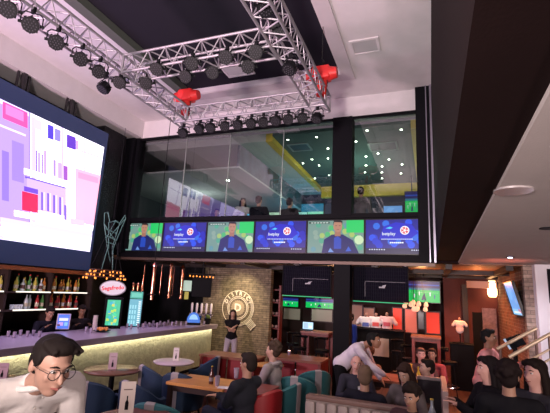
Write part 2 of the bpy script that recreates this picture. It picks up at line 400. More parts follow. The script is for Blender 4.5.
PA = {'down': par(-48, 10, .16), 'cam': par(-52, 25, .12), 'side': par(-48, 48), 'back': par(-30, -20)}
first = set()
def put_par(kind, loc, label, group, rz=0):
    if kind not in first:
        first.add(kind); o = PA[kind]; o.location = loc; o.rotation_euler.z = rz; o['label'] = label; o['group'] = group; return o
    return dup(PA[kind], loc, rz, label, group)
zb = ZT - .17
for i, (px, py) in enumerate([(5, 3), (30, 18), (55, 36), (79, 53), (95, 66)]):
    p = at(px, py + 5, Z=4.98); put_par('side', (TLX + .145, p.y + .04, zb), 'black par light hanging under the left truss, %s from the near end' % ORD[i], 'par lights under the left truss')
for i, px in enumerate((200, 211, 225, 238, 251, 263, 276, 288, 302)):
    p = at(px, 127, Y=TFY - .1); put_par('down', (p.x, p.y, zb), 'black par light hanging under the far truss, %s from the left' % ORD[i], 'par lights under the far truss', R(10 * ((i % 3) - 1)))
mids = [(139, 79), (160, 73), (185, 77), (193, 66), (212, 73), (229, 62), (246, 66), (256, 54)]
for i, (px, py) in enumerate(mids):
    p = at(px, py, Z=5.12); put_par('cam', (p.x, TMY - .15 if i % 2 else TMY + .15, zb + .08), 'black multi-LED par light facing out under the middle truss, %s from the left' % ORD[i], 'par lights under the middle truss', R(-6 * (i % 3)))
for nm, (x, y, z, kd) in {'black par light under the crossing of the left and middle trusses, upper of the pair': (TLX + .12, TMY - .1, zb, 'cam'),
    'black par light under the crossing of the left and middle trusses, lower of the pair': (TLX - .10, TMY - .18, zb - .02, 'back'),
    'black par light hanging at the far left corner of the truss': (TLX, TFY, zb, 'down'),
    'black par light hanging at the far right corner of the truss': (TRX, TFY - .1, zb, 'back'),
    'black par light inside the right truss beside the middle crossing': (TRX, TMY - .25, zb + .28, 'cam'),
    'black par light inside the right truss nearest the ceiling edge': (TRX, TMY - .75, zb + .28, 'side'),
    'large black par light under the right truss just before the middle crossing': (TRX + .05, TMY + .1, zb, 'back')}.items():
    put_par(kd, (x, y, z), nm, 'par lights at truss corners and in the right truss')
# chain hoists
def hoist(label, loc):
    t = thing('chain_hoist', label, 'hoist', loc, 0, 'red chain hoists above the truss')
    mb = MB(); mb.box((-.16, -.12, .0), (.16, .12, .24), .04); mb.cyl((-.26, 0, .12), (-.14, 0, .12), .1, .12, 18); mb.cyl((.14, 0, .12), (.27, 0, .12), .12, .09, 18)
    mb.build('motor_housing', M_red, t, smooth=True)
    mb = MB(); mb.lathe([(.03, -.30), (.085, -.27), (.1, -.02), (.05, .02)], seg=16); mb.build('chain_bag', mat('red_bag', (.6, .025, .02), .85), t, smooth=True)
    mb = MB(); mb.tube([(.0, 0, .24), (0, 0, .32), (.04, 0, .36), (.0, 0, .4)], .015, 6); mb.build('hook', M_can, t)
    mb = MB(); n = int((7.0 - loc[2] - .38) / .05)
    for i in range(max(n, 1)): mb.ell((0, 0, .4 + i * .05), (.012 if i % 2 else .006, .006 if i % 2 else .012, .03), seg=6)
    mb.build('chain', mat('dark_chain', (.05, .05, .05), .4, metal=.8), t); mb = MB()
    for i in range(int((loc[2] - ZT - .1) / .05)): mb.ell((.1, 0, -i * .05), (.012 if i % 2 else .006, .006 if i % 2 else .012, .03), seg=6)
    mb.build('chain', mat('dark_chain', (.05, .05, .05), .4, metal=.8), t)
    mb = MB(); mb.cyl((0, 0, 7.0 - loc[2] - .03), (0, 0, 7.0 - loc[2]), .06, seg=10); mb.build('ceiling_anchor', M_can, t)
    return t
pl = at(192, 95, Y=6.42); pr = at(320, 72, Y=6.2)
hoist('red electric chain hoist above the far left truss corner', (TLX - .02, 6.42, 5.70))
hoist('red electric chain hoist above the far right truss corner', (TRX + .08, 6.2, 5.62))
# ceiling fittings
def vent(label, c, w, d, z, m1, m2=None, rz=0):
    t = thing('ceiling_vent', label, 'vent', (c[0], c[1], z), rz)
    mb = MB(); f = .05
    for a, b in (((-w, -d), (w, -d + f)), ((-w, d - f), (w, d)), ((-w, -d + f), (-w + f, d - f)), ((w - f, -d + f), (w, d - f))): mb.box((a[0], a[1], -.025), (b[0], b[1], 0))
    mb.build('frame', m1, t)
    MB().box((-w + f, -d + f, -.012), (w - f, d - f, -.002)).build('grille_panel', m2 or mat('vent_panel', (.5, .47, .49), .6), t)
    return t
vc = at(365, 46, Z=ZC); vent('white square air grille in the pale ceiling right of the dark recess', vc, .27, .24, ZC, M_white)
pc = at(237, 69, Z=ZC + .13); vent('white square access panel in the dark ceiling recess', pc, .33, .27, ZC + .13, M_white, M_white)
vg = at(383, 146, Z=6.02); vent('dark square air grille in the teal gallery ceiling', vg, .38, .32, 6.02, mat('grille_edge', (.10, .15, .14), .6), mat('dark_grille', (.012, .03, .03), .6))
vg = at(300, 147, Z=6.02); vent('dark air grille in the teal gallery ceiling left of the column', vg, .3, .28, 6.02, mat('grille_edge', (.10, .15, .14), .6), mat('dark_grille', (.012, .03, .03), .6))
# LED spots in the teal ceiling
M_spot = emis('warm_led_spot', (.85, 1, .75), 22)
for i, (px, py) in enumerate([(400, 123), (367, 130), (356, 141), (366, 156), (378, 153), (389, 159), (402, 164), (366, 165), (382, 166), (365, 172), (382, 172), (401, 173), (382, 178), (314, 133), (328, 148), (328, 158), (303, 163), (312, 159), (319, 165), (306, 172), (329, 175), (315, 178), (284, 135)]):
    p = at(px, py, Z=6.02)
    if p.y < 9.35: p.y = 9.6
    t = thing('ceiling_spotlight', 'small round LED spot in the dark teal gallery ceiling', 'ceiling light', (p.x, p.y, 6.02), 0, 'LED spots in the gallery ceiling')
    MB().cyl((0, 0, -.012), (0, 0, 0), .045, seg=14).build('bezel', M_gal, t)
    MB().cyl((0, 0, -.02), (0, 0, -.012), .026, seg=12).build('lamp', M_spot, t)
p = at(228, 180, Z=5.25)
t = thing('ceiling_spotlight', 'bright single spot in the grey sloping gallery ceiling at left', 'ceiling light', (p.x, p.y, 5.25))
MB().cyl((0, 0, -.012), (0, 0, 0), .07, seg=14).build('bezel', M_gal, t); MB().cyl((0, 0, -.02), (0, 0, -.012), .045, seg=12).build('lamp', emis('bright_spot', (.9, 1, .85), 40), t)
# soffit fittings
p = at(513, 190, Z=2.8); t = thing('recessed_downlight', 'wide oval recessed downlight in the grey soffit on the right', 'ceiling light', (p.x, p.y, 2.8))
MB().lathe([(.085, -.012), (.12, -.012), (.12, 0), (.085, 0)], seg=28).build('rim', mat('chrome_rim', (.6, .55, .55), .25, metal=.6), t, smooth=True)
MB().cyl((0, 0, -.008), (0, 0, -.001), .086, seg=24).build('diffuser', emis('dim_diffuser', (.75, .6, .62), .35), t)
p = at(548, 228, Z=2.8); t = thing('recessed_downlight', 'small dark recessed downlight in the grey soffit at the right edge', 'ceiling light', (p.x, p.y, 2.8))
MB().lathe([(.05, -.01), (.075, -.01), (.075, 0), (.05, 0)], seg=24).build('rim', M_can, t); MB().cyl((0, 0, -.006), (0, 0, -.001), .052, seg=20).build('diffuser', M_blackm, t)
p = at(510, 257, Z=2.8); t = thing('recessed_downlight', 'tiny bluish lit downlight near the far edge of the grey soffit', 'ceiling light', (p.x, p.y, 2.8))
MB().lathe([(.03, -.01), (.06, -.01), (.06, 0), (.03, 0)], seg=24).build('rim', M_can, t); MB().cyl((0, 0, -.015), (0, 0, -.001), .035, seg=20).build('diffuser', emis('cool_spot', (.6, .7, 1), 12), t)
# ------------------------------------------------------------------ big LED screen
t = thing('led_video_wall', 'huge LED video screen with blue border showing pink and white shop shelves', 'screen', (-7.64, 5.0, 2.34))
o = Vector((-7.64, 5.0, 2.34)); XS = -7.64
def L(p): return Vector(p) - o
ya, yb = 1.9, 7.70
MB().box(L((XS - .18, ya, 2.34)), L((XS - .02, yb, 5.82))).build('cabinet', M_black, t)
mb = MB(); M_blue = mat('navy_border', (.022, .035, .10), .5, emit=.05, ecol=(.25, .35, .9))
mb.box(L((XS - .02, ya, 2.34)), L((XS, yb, 2.78))); mb.box(L((XS - .02, ya, 5.43)), L((XS, yb, 5.82))); mb.box(L((XS - .02, 7.62, 2.78)), L((XS, yb, 5.43)))
mb.build('border', M_blue, t)
mb = MB(); lay = [0]
def quad(px, col):
    lay[0] += 1
    pts = []
    for a, b in px:
        p = at(a, b, X=XS); p.y = max(ya, min(7.62, p.y)); p.z = max(2.78, min(5.43, p.z)); p.x = XS - .012 + .0004 * lay[0]; pts.append(L(p))
    mb.poly(pts, tuple((c if min(col) > .9 else c * .86) ** 2.5 for c in col))
mb.poly([L((XS - .012, ya, 2.78)), L((XS - .012, 7.62, 2.78)), L((XS - .012, 7.62, 5.43)), L((XS - .012, ya, 5.43))], (.58, .48, .96))
def rect(x0, y0, x1, y1, col, sl=.36):
    """a patch of the picture; its upper and lower edge follow the wall's perspective"""
    s = lambda y: .46 - (.46 - .09) * (y - 100) / 155 if y > 60 else .5
    quad([(x0, y0), (x1, y0 + s(y0) * (x1 - x0)), (x1, y1 + s(y1) * (x1 - x0)), (x0, y1)], col)
rect(-40, 60, -6, 250, (.55, .45, .8)); rect(-6, 100, 30, 225, (.68, .58, .86))
rect(3, 101, 28, 118, (.95, .35, .62)); rect(6, 104, 24, 114, (.9, .5, .75)); rect(0, 124, 26, 126, (.95, .85, 1))
rect(30, 112, 107, 226, (.96, .92, 1.0)); rect(32, 116, 36, 222, (.8, .72, .95))
for x, y, w, h, c in [(48, 124, 6, 14, (.35, .28, .75)), (55, 128, 6, 12, (.55, .5, .9)), (67, 134, 9, 13, (.4, .25, .7)), (76, 140, 3, 9, (.75, .6, .95)),
    (38, 152, 3, 20, (.7, .62, .9)), (44, 150, 3, 24, (.72, .6, .92)), (50, 156, 6, 18, (.85, .78, .98)), (58, 162, 5, 17, (.72, .62, .9)), (63, 165, 5, 17, (.6, .35, .7))]:
    rect(x, y, x + w, y + h, c)
for x, y, w, h, c in [(36, 150, 1.5, 22, (.55, .42, .85)), (42, 154, 1.5, 22, (.6, .48, .88)), (54, 160, 2, 16, (.62, .5, .88)), (34, 118, 8, 10, (.8, .74, .97)), (80, 150, 20, 1.2, (.72, .62, .9)),
    (62, 122, 2, 60, (.78, .7, .95)), (84, 140, 1.5, 80, (.82, .72, .95)), (29, 112, 1.5, 110, (.62, .52, .86)), (12, 140, 12, 40, (.60, .50, .84)), (2, 150, 7, 50, (.56, .46, .82)), (30, 214, 60, 1.2, (.7, .6, .9)), (90, 178, 8, 40, (.96, .66, .8)), (0, 236, 96, 1.5, (.75, .68, .95))]:
    rect(x, y, x + w, y + h, c)
rect(24, 168, 70, 174, (1, 1, 1)); rect(25, 176, 66, 178, (.45, .35, .75)); rect(27, 178, 66, 208, (.75, .65, .93))
rect(22, 191, 38, 210, (.93, .16, .36)); rect(24, 186, 38, 191, (.45, .3, .75))
for x, y in ((41, 192), (47, 193), (53, 195), (59, 197), (64, 205)): rect(x, y, x + 2.2, y + 18, (.5, .38, .78)); rect(x + 2.2, y, x + 4, y + 18, (.85, .78, .98))
rect(75, 168, 101, 226, (.95, .66, .76)); rect(78, 172, 98, 178, (.95, .58, .72)); rect(14, 210, 96, 216, (1, .97, 1)); rect(0, 217, 96, 222, (.84, .76, .98)); rect(0, 222, 96, 262, (.93, .90, 1.0)); rect(70, 218, 84, 224, (.98, .7, .8))
mb.build('picture', picture_mat('video_wall_picture', 2.8), t)
for px in (24, 76):
    p = at(px, 90, X=XS + .0); mb = MB()
    y = p.y; mb.box((-.1, y - 5.04, 3.48), (-.02, y - 4.96, 3.86)); mb.box((-.1, y - 4.9, 3.48), (-.06, y - 4.86, 3.86)); mb.box((-.1, y - 5.14, 3.48), (-.06, y - 5.1, 3.86))
    mb.build('hanging_bracket', mat('bracket_metal', (.02, .018, .02), .6), t)
# ------------------------------------------------------------------ row of televisions in the black housing
t = thing('display_housing', 'long black housing across the gallery front that holds six televisions', 'display frame', (-3.9, 9.0, 2.79))
mb = MB(); mb.box((-4.05, -.08, .0), (4.0, -.02, .14)); mb.box((-4.05, -.08, .96), (4.0, .1, 1.06)); mb.box((-4.05, -.02, 0), (4.0, .1, .99)); mb.box((3.93, -.08, .14), (4.0, -.02, .96)); mb.box((-4.05, -.08, .14), (-4.02, -.02, .96))
mb.build('casing', M_black, t)
M_tv = mat('tv_bezel', (.006, .006, .007), .3)
M_pic = picture_mat('television_picture', 1.15)
def tvpic(mb, kind, w, h):
    n = [0]
    def P(pts, c):
        n[0] += 1; y = -.0008 * n[0]
        mb.poly([(x * w, y, z * h) for x, z in pts], tuple(q ** 1.25 for q in c))
    def circ(cx, cz, r, c, k=16, ry=None):
        P([(cx + r * math.cos(2 * PI * i / k), cz + (ry or r * w / h) * math.sin(2 * PI * i / k)) for i in range(k)], c)
    R4 = lambda a, b, c, d, col: P([(a, b), (c, b), (c, d), (a, d)], col)
    if kind == 'player':
        R4(0, 0, 1, 1, (.22, .36, .32)); rnd = random.Random(3)
        for i in range(26):
            circ(rnd.random() * .9 + .05, rnd.random() * .8 + .1, .05, rnd.choice([(.12, .42, .30), (.25, .45, .30), (.42, .55, .2), (.15, .35, .40), (.1, .5, .22), (.3, .42, .36)]), 8)
        R4(.7, .62, 1, 1, (.02, .62, .18)); circ(.92, .4, .08, (.6, .75, .5), 10); R4(.02, .9, .40, .97, (.05, .12, .10))
        for i in range(6): R4(.06 + i * .055, .915, .10 + i * .055, .945, (.6, .7, .65))
        P0, k_ = P, 1.28
        P = lambda pts, c: P0([(.55 + (x - .55) * k_, z * k_ if z * k_ < 1 else .995) for x, z in pts], c)
        R4 = lambda a, b, c, d, col: P([(a, b), (c, b), (c, d), (a, d)], col); circ = lambda cx, cz, r, c, k=16, ry=None: P([(cx + r * math.cos(2 * PI * i / k), cz + (ry or r * w / h) * math.sin(2 * PI * i / k)) for i in range(k)], c)
        P([(.33, 0), (.36, .32), (.47, .44), (.62, .44), (.76, .3), (.84, 0)], (.015, .03, .17)); P([(.5, .1), (.5, .36), (.55, .4), (.6, .34), (.6, .1)], (.03, .1, .5))
        P([(.42, .02), (.45, .12), (.5, .02)], (.2, .35, .7)); P([(.66, .04), (.7, .16), (.74, .05)], (.05, .15, .6))
        P([(.51, .4), (.51, .52), (.59, .52), (.59, .4)], (.42, .22, .16)); circ(.55, .64, .062, (.50, .28, .20), 16, .15)
        P([(.485, .66), (.49, .8), (.53, .85), (.585, .84), (.615, .76), (.61, .67), (.6, .73), (.5, .74)], (.015, .012, .012))
        R4(.515, .645, .54, .655, (.03, .02, .02)); R4(.565, .645, .59, .655, (.03, .02, .02)); R4(.535, .555, .57, .565, (.25, .08, .08))
    elif kind == 'ad':
        R4(0, 0, 1, 1, (.01, .02, .33)); rnd = random.Random(5)
        for i in range(22):
            a = rnd.random() * 6.3; r = .2 + .3 * rnd.random(); circ(.5 + r * math.cos(a), .55 + r * .8 * math.sin(a), .06, rnd.choice([(.01, .06, .62), (.02, .12, .8), (.01, .03, .5), (.03, .2, .75)]), 9)
        P([(.22, .42), (.3, .8), (.5, .92), (.75, .86), (.85, .6), (.7, .4)], (.012, .03, .60))
        R4(0, 0, 1, .16, (.01, .012, .10)); circ(.64, .68, .074, (.93, .9, .95), 24); circ(.64, .68, .058, (.75, .08, .12), 20); circ(.64, .68, .022, (.9, .85, .9), 12)
        for i in range(5): a = i * 2 * PI / 5; circ(.64 + .04 * math.cos(a), .68 + .072 * math.sin(a), .013, (.9, .85, .9), 8)
        P([(.33, .74), (.40, .79), (.45, .76), (.41, .72)], (.1, .6, .9)); 
        for i in range(16): R4(.26 + i * .032, .41, .284 + i * .032, .435, (.6, .68, .95))
        for i in range(7): R4(.40 + i * .032, .30, .426 + i * .032, .335, (.85, .9, 1))
        for i in range(7): R4(.06 + i * .04, .10, .08 + i * .04, .13, (.7, .75, .9))
        for i in range(6): R4(.74 + i * .035, .09, .76 + i * .035, .12, (.6, .65, .85))
    elif kind == 'match':
        R4(0, 0, 1, 1, (.0, .62, .16)); R4(0, .66, 1, 1, (.03, .02, .16)); R4(0, .8, 1, .86, (.05, .12, .5)); R4(0, .58, 1, .68, (.05, .25, .35))
        for x, z, c in ((.2, .3, (.8, .8, .9)), (.36, .42, (.9, .9, .9)), (.5, .2, (.05, .05, .3)), (.52, .34, (.05, .05, .3)), (.7, .4, (.9, .9, 1)), (.84, .28, (.1, .1, .4))):
            P([(x - .012, z - .1), (x + .012, z - .1), (x + .018, z + .06), (x, z + .1), (x - .018, z + .06)], c)
        P([(.42, .1), (.46, .3), (.5, .36), (.55, .3), (.58, .1), (.53, .08), (.5, .22), (.47, .08)], (.02, .03, .15))
        R4(.05, .46, .95, .47, (.4, .8, .5))
    elif kind == 'news':
        R4(0, 0, 1, 1, (.22, .46, .85)); R4(0, 0, 1, .18, (.35, .65, .95)); P([(.6, .06), (.65, .16), (.78, .2), (.9, .12), (.9, .06)], (.6, .3, .4)); circ(.7, .42, .06, (.35, .5, .8), 12)
        P([(.1, .5), (.3, .9), (.6, .8), (.4, .45)], (.28, .55, .95)); R4(.15, .05, .8, .1, (.9, .95, 1))
    elif kind == 'ads2':
        R4(0, 0, 1, 1, (.05, .3, .45)); R4(0, 0, 1, .45, (.35, .9, .65))
M_txt = emis('ad_lettering', (.8, .88, 1), .9)
def tv(label, w, h, kind, loc, rz=0, group=None, tilt=0, bez=.02, pm=None, name='television'):
    """w,h visible picture; origin at its lower centre, facing -Y"""
    t = thing(name, label, 'television', loc, rz, group); t.rotation_euler.x = tilt
    mb = MB(); mb.box((-w / 2 - bez, .012, -bez), (w / 2 + bez, .05, h + bez), .006); mb.build('back_case', M_tv, t)
    mb = MB(); mb.box((-w / 2 - bez, -.01, -bez), (w / 2 + bez, .012, 0)); mb.box((-w / 2 - bez, -.01, h), (w / 2 + bez, .012, h + bez)); mb.box((-w / 2 - bez, -.01, 0), (-w / 2, .012, h)); mb.box((w / 2, -.01, 0), (w / 2 + bez, .012, h))
    mb.build('bezel', M_tv, t)
    mb = MB(); tvpic(mb, kind, w, h); p = mb.build('picture', pm or M_pic, t, loc=(-w / 2, .011, 0))
    if kind == 'ad': text_obj('lettering', 'betplay', h * .13, M_txt, p, Matrix.Translation((w * .38, -.022, h * .58)) @ Matrix.Rotation(R(90), 4, 'X'), .001, bold=.002)
    return t
ims = [(124.5, 162), (164, 207.5), (213, 257), (258, 304.5), (309, 363), (367.5, 427)]
pitch = 7.9 / 6
what = ['first television from the left in the black housing, footballer in a navy shirt', 'second television from the left in the housing, blue betting advert', 'third television from the left in the housing, footballer on green',
        'fourth television from the left in the housing, blue advert with white crest', 'fifth television from the left in the housing, just below the black column', 'sixth and rightmost television in the housing, large bright blue advert']
tvs = {}
for i in range(6):
    xc = -7.9 + pitch * (i + .5); kd = 'player' if i % 2 == 0 else 'ad'; loc = (xc, 8.965, 2.965)
    if kd in tvs: dup(tvs[kd], loc, 0, what[i])
    else: tvs[kd] = tv(what[i], pitch - .045, .735, kd, loc, 0, 'televisions in the gallery front housing', bez=.018)
# ------------------------------------------------------------------ the bar
def face_cam(x, y): return math.atan2(CAM.x - x, -(CAM.y - y))
def brick_split(*a): pass
sbox('wall_left_low', (-8.6, 9.2, 0), (-8.35, 15.2, 3.1), M_lwall)
M_stone = mat('rippled_stone_front', (.52, .50, .34), .8, vary=.35, scale=9, bump=1.0, bscale=22)
M_bartop = mat('bar_top_laminate', (.34, .28, .36), .28, vary=.1)  # purple of the video wall's light put into the top colour
BX = -5.72
t = thing('bar_counter', 'long bar counter with rippled stone front and purple-lit top along the left wall', 'bar', (-6.2, 6.4, 0))
mb = MB(); mb.box((.46, -4.2, .08), (.52, 4.0, 1.02)); mb.build('stone_front', M_stone, t)
mb = MB(); mb.box((-.5, -4.2, 0), (.46, 4.0, 1.02)); mb.build('carcass', M_blackm, t)
mb = MB(); mb.box((-.62, -4.25, 1.04), (.64, 4.1, 1.10), .01); mb.box((.622, -4.2, .99), (.64, 4.05, 1.045)); mb.build('counter_top', M_bartop, t)
mb = MB(); mb.box((.59, -4.2, 1.02), (.618, 4.0, 1.038)); mb.build('light_strip', emis('bar_strip_light', (1, .92, .64), 22), t)
mb = MB(); mb.box((-.45, -4.2, 0), (.50, 4.0, .08)); mb.build('plinth', M_black, t)
# back bar
M_shelfw = mat('back_bar_wood', (.03, .018, .014), .5)
t = thing('back_bar_shelving', 'dark back bar with two lit bottle shelves beneath the video screen', 'shelving', (-7.75, 5.4, 0))
MB().box((-.55, -2.6, 0), (-.5, 2.15, 2.3)).build('back_panel', M_shelfw, t)
MB().box((-.5, -2.6, 0), (.35, 2.15, 1.0), .01).build('base_cabinet', M_shelfw, t)
for z in (1.46, 1.80): MB().box((-.5, -2.6, z), (.48, 2.15, z + .03)).build('shelf', M_shelfw, t)
for z in (1.49, 1.83): 
    for (a, b) in ((-2.6, -.02), (.22, .98), (1.06, 1.95)):
        MB().box((.465, a, z + .001 - .02), (.484, b, z + .006)).build('shelf_light', emis('shelf_strip', (1, .95, .55) if z > 1.6 else (1, .93, .8), 1.5 if b < .99 else .5), t)
for y in (-2.6, -1.1, .05, 1.0, 2.1): MB().box((-.5, y, 1.0), (.42, y + .05, 2.25)).build('upright', M_shelfw, t)
MB().box((-.5, -2.6, 2.22), (.48, 2.15, 2.30)).build('cornice', mat('copper_trim', (.45, .2, .1), .35, metal=.8), t)
def bottle(kind, glass, label, group):
    t = thing('liquor_bottle', label, 'bottle', (0, 0, 0), 0, group)
    prof = [[(.034, 0), (.037, .01), (.037, .16), (.03, .19), (.013, .22), (.012, .27)], [(.04, 0), (.042, .01), (.042, .13), (.036, .155), (.014, .175), (.013, .235)], [(.028, 0), (.03, .01), (.031, .19), (.012, .23), (.011, .30)]][kind]
    MB().lathe(prof, seg=14).build('glass_body', glass, t, smooth=True)
    zt = prof[-1][1]; MB().cyl((0, 0, zt), (0, 0, zt + .025), .015, seg=10).build('cap', [M_can, M_gold, M_red][kind], t)
    r = prof[2][0] + .0008; MB().lathe([(r, .05), (r, .12)], seg=14).build('paper_label', mat(['label_cream', 'label_dark', 'label_white'][kind], [(.7, .65, .45), (.12, .06, .05), (.8, .8, .8)][kind], .7), t)
    return t
def gl(name, c): return mat(name, c, .12, spec=.8, emit=.05, ecol=c)  # faint glow added to the glass, as if lit by the shelves
gcol = {'green': gl('green_bottle_glass', (.10, .30, .08)), 'clear': gl('clear_bottle_glass', (.65, .72, .72)), 'amber': gl('amber_bottle_glass', (.5, .18, .03)), 'red': gl('red_bottle_glass', (.45, .04, .04)), 'yellow': gl('yellow_bottle_glass', (.62, .55, .10))}
prot = {}
def put_bottle(i, n, kind, g, px, row, gname, lab):
    z = 1.83 if row == 'upper' else 1.49
    p = at(px, 290 if row == 'upper' else 308, X=-7.42); loc = (-7.42 - .05 * (i % 2), p.y, z)
    if (kind, g) in prot: dup(prot[(kind, g)], loc, None, lab, gname)
    else:
        b = bottle(kind, gcol[g], lab, gname); b.location = loc; prot[(kind, g)] = b
def rowof(pxs, gl_, row, gname, desc):
    for i, px in enumerate(pxs):
        put_bottle(i, len(pxs), [0, 2, 1][i % 3] if len(gl_) > 1 else 0, gl_[i % len(gl_)], px, row, gname, '%s, %s from the left' % (desc, ORD[i]))
rowof([-1, 3], ['yellow', 'green'], 'upper', 'bottles at the left end of the upper shelf', 'bottle at the left picture edge on the upper bar shelf')
rowof([15, 18, 22, 25, 28, 31, 34, 37, 40], ['yellow', 'green', 'clear'], 'upper', 'greenish bottles on the upper shelf', 'lit greenish bottle in the middle of the upper bar shelf')
rowof([43], ['amber', 'amber'], 'upper', 'amber bottles', 'orange amber bottle right of the lit greenish row on upper shelf')
rowof([53, 56, 60, 64, 67, 71, 75, 79], ['amber', 'yellow', 'amber'], 'upper', 'amber bottles on the upper shelf', 'amber bottle at the right of the upper bar shelf')
rowof([25, 30], ['clear'], 'lower', 'clear bottles on the lower shelf', 'tall clear white bottle on the lower bar shelf')
rowof([36], ['red', 'amber'], 'lower', 'mixed bottles', 'orange bottle right of two clear bottles on lower shelf')
rowof([41], ['green', 'yellow'], 'lower', 'mixed bottles', 'green yellow bottle right of two clear bottles on lower shelf')
rowof([49, 52, 56, 59, 62, 65, 68, 71, 75], ['red', 'amber', 'red'], 'lower', 'reddish bottles on the lower shelf', 'reddish bottle behind the bartenders on the lower shelf')
gl0 = None
for i, px in enumerate((11, 13.5, 16, 18.5, 21)):
    p = at(px, 308, X=-7.4); lab = 'small clear tumbler standing on the lit lower bar shelf'
    if gl0 is None:
        gl0 = thing('tumbler', lab, 'glass', (-7.4, p.y, 1.49), 0, 'tumblers on the lower bar shelf')
        MB().lathe([(.025, 0), (.033, .09), (.030, .09), (.023, .008)], seg=12).build('glass_body', gcol['clear'], gl0, smooth=True)
    else: dup(gl0, (-7.4, p.y, 1.49))
# signs and coolers behind the counter
def txtM(x, z, y=-.01): return Matrix.Translation((x, y, z)) @ Matrix.Rotation(R(90), 4, 'X')
p = at(113, 288, X=-6.5); t = thing('oval_sign', 'oval white coffee sign with red lettering above the glowing cooler', 'sign', p, face_cam(p.x, p.y))
def oval(w, h, y0, y1, k=36): 
    mb = MB(); mb.prism([(w * math.cos(2 * PI * i / k), y0, h * math.sin(2 * PI * i / k)) for i in range(k)], (0, y1 - y0, 0)); return mb
oval(.27, .165, 0, .05).build('rim', mat('sign_rim', (.30, .28, .34), .4), t)
oval(.25, .145, -.006, 0).build('face', mat('sign_face', (.5, .45, .5), .5, emit=.45, ecol=(.85, .78, .90)), t)
text_obj('lettering', 'Segafredo', .115, mat('sign_red', (.6, .02, .03), .5, emit=.5, ecol=(.75, .02, .06)), t, txtM(0, 0, -.008) @ Matrix.Rotation(R(6), 4, 'Z'), bold=.003)
mb = MB(); mb.cyl((0, .03, .16), (0, .03, 1.0), .008); mb.build('hanging_rod', M_can, t)
def pic_thing(parent, w, h, cells, name='picture', strength=1.3, y=-.001):
    mb = MB()
    for n, (a, b, c, d, col) in enumerate(cells): mb.poly([(x, y - .0006 * n, z) for x, z in ((a * w - w / 2, b * h), (c * w - w / 2, b * h), (c * w - w / 2, d * h), (a * w - w / 2, d * h))], col)
    return mb.build(name, picture_mat('lit_picture_%d' % int(strength * 100), strength), parent)
rnd = random.Random(11)
p = at(111, 328, X=-6.55); t = thing('display_cooler', 'small cooler glowing green and blue standing under the oval sign', 'cooler', (p.x, p.y, 1.10), face_cam(p.x, p.y))
MB().box((-.19, 0, 0), (.19, .3, .66), .01).build('body', M_black, t)
MB().box((-.18, -.02, .02), (.18, 0, .64), .008).build('door', M_black, t)
cells = [(0, 0, 1, 1, (.04, .55, .30))] + [(x := rnd.random() * .8, z := rnd.random() * .88, x + .2, z + .1, rnd.choice([(.02, .45, .65), (.5, .75, .1), (.05, .7, .35), (.1, .6, .5), (.7, .7, .1)])) for _ in range(26)]
o_ = pic_thing(t, .27, .54, cells, 'lit_panel', 1.1, -.022); o_.location.z = .07
p = at(133, 328, X=-6.5); t = thing('beer_cooler_tower', 'tall cooler with cyan lit door right of the green glowing cooler', 'cooler', (p.x, p.y, 1.10), face_cam(p.x, p.y))
MB().box((-.17, 0, 0), (.17, .3, .82), .01).build('body', M_black, t)
cells = [(0, 0, 1, .78, (.12, .40, .52)), (0, .80, 1, 1, (.03, .35, .28)), (.1, .84, .9, .96, (.10, .5, .4))] + [(.72, .03 + i * .06, .92, .06 + i * .06, (.8, .95, 1)) for i in range(12)] + [(.05 + .2 * (i % 3), .05 + .15 * (i // 3), .17 + .2 * (i % 3), .16 + .15 * (i // 3), (.3, .65, .75)) for i in range(12)]
pic_thing(t, .28, .78, cells, 'lit_door', 1.2, -.002).location.z = .02
mb = MB()
for x in (-.1, 0, .1): mb.cyl((x, .1, .82), (x, .1, .96), .03); mb.ell((x, .1, .98), .035)
mb.build('top_ornament', mat('copper_polished', (.75, .33, .2), .22, metal=1), t, smooth=True)
# wire chandelier of amber bulbs
M_amber = emis('amber_bulb', (1, .30, .05), 2.2)
def chandelier(label, c, a, b, n, layers, group=None):
    t = thing('amber_chandelier', label, 'chandelier', c, 0, group); M_c = mat('dark_copper', (.18, .08, .05), .4, metal=.8)
    for k in range(layers):
        z = .07 * k; s = 1 - .12 * k
        MB().tube([(a * s * math.cos(2 * PI * i / 32), b * s * math.sin(2 * PI * i / 32), z) for i in range(32)], .012, 6, True).build('ring', M_c, t)
    mb = MB()
    for i in range(4): an = i * PI / 2 + .5; mb.cyl((a * .9 * math.cos(an), b * .9 * math.sin(an), 0), (0, 0, 1.2), .006, seg=6)
    mb.build('hanging_wire', M_can, t)
    b0 = None
    for i in range(n):
        an = 2 * PI * i / n + .1; k = i % layers; s = 1 - .12 * k
        if b0 is None: b0 = MB().ell((0, 0, 0), (.016, .016, .022), seg=8).build('bulb', M_amber, t); o = b0
        else: o = b0.copy(); COL.objects.link(o); o.parent = t
        o.location = (a * s * math.cos(an), b * s * math.sin(an), .07 * k - .03)
    return t
p = at(105, 277, X=-6.5)
chandelier('wide amber bulb chandelier hanging over the bar beside the video screen', (p.x, p.y, p.z), .38, .46, 34, 3)
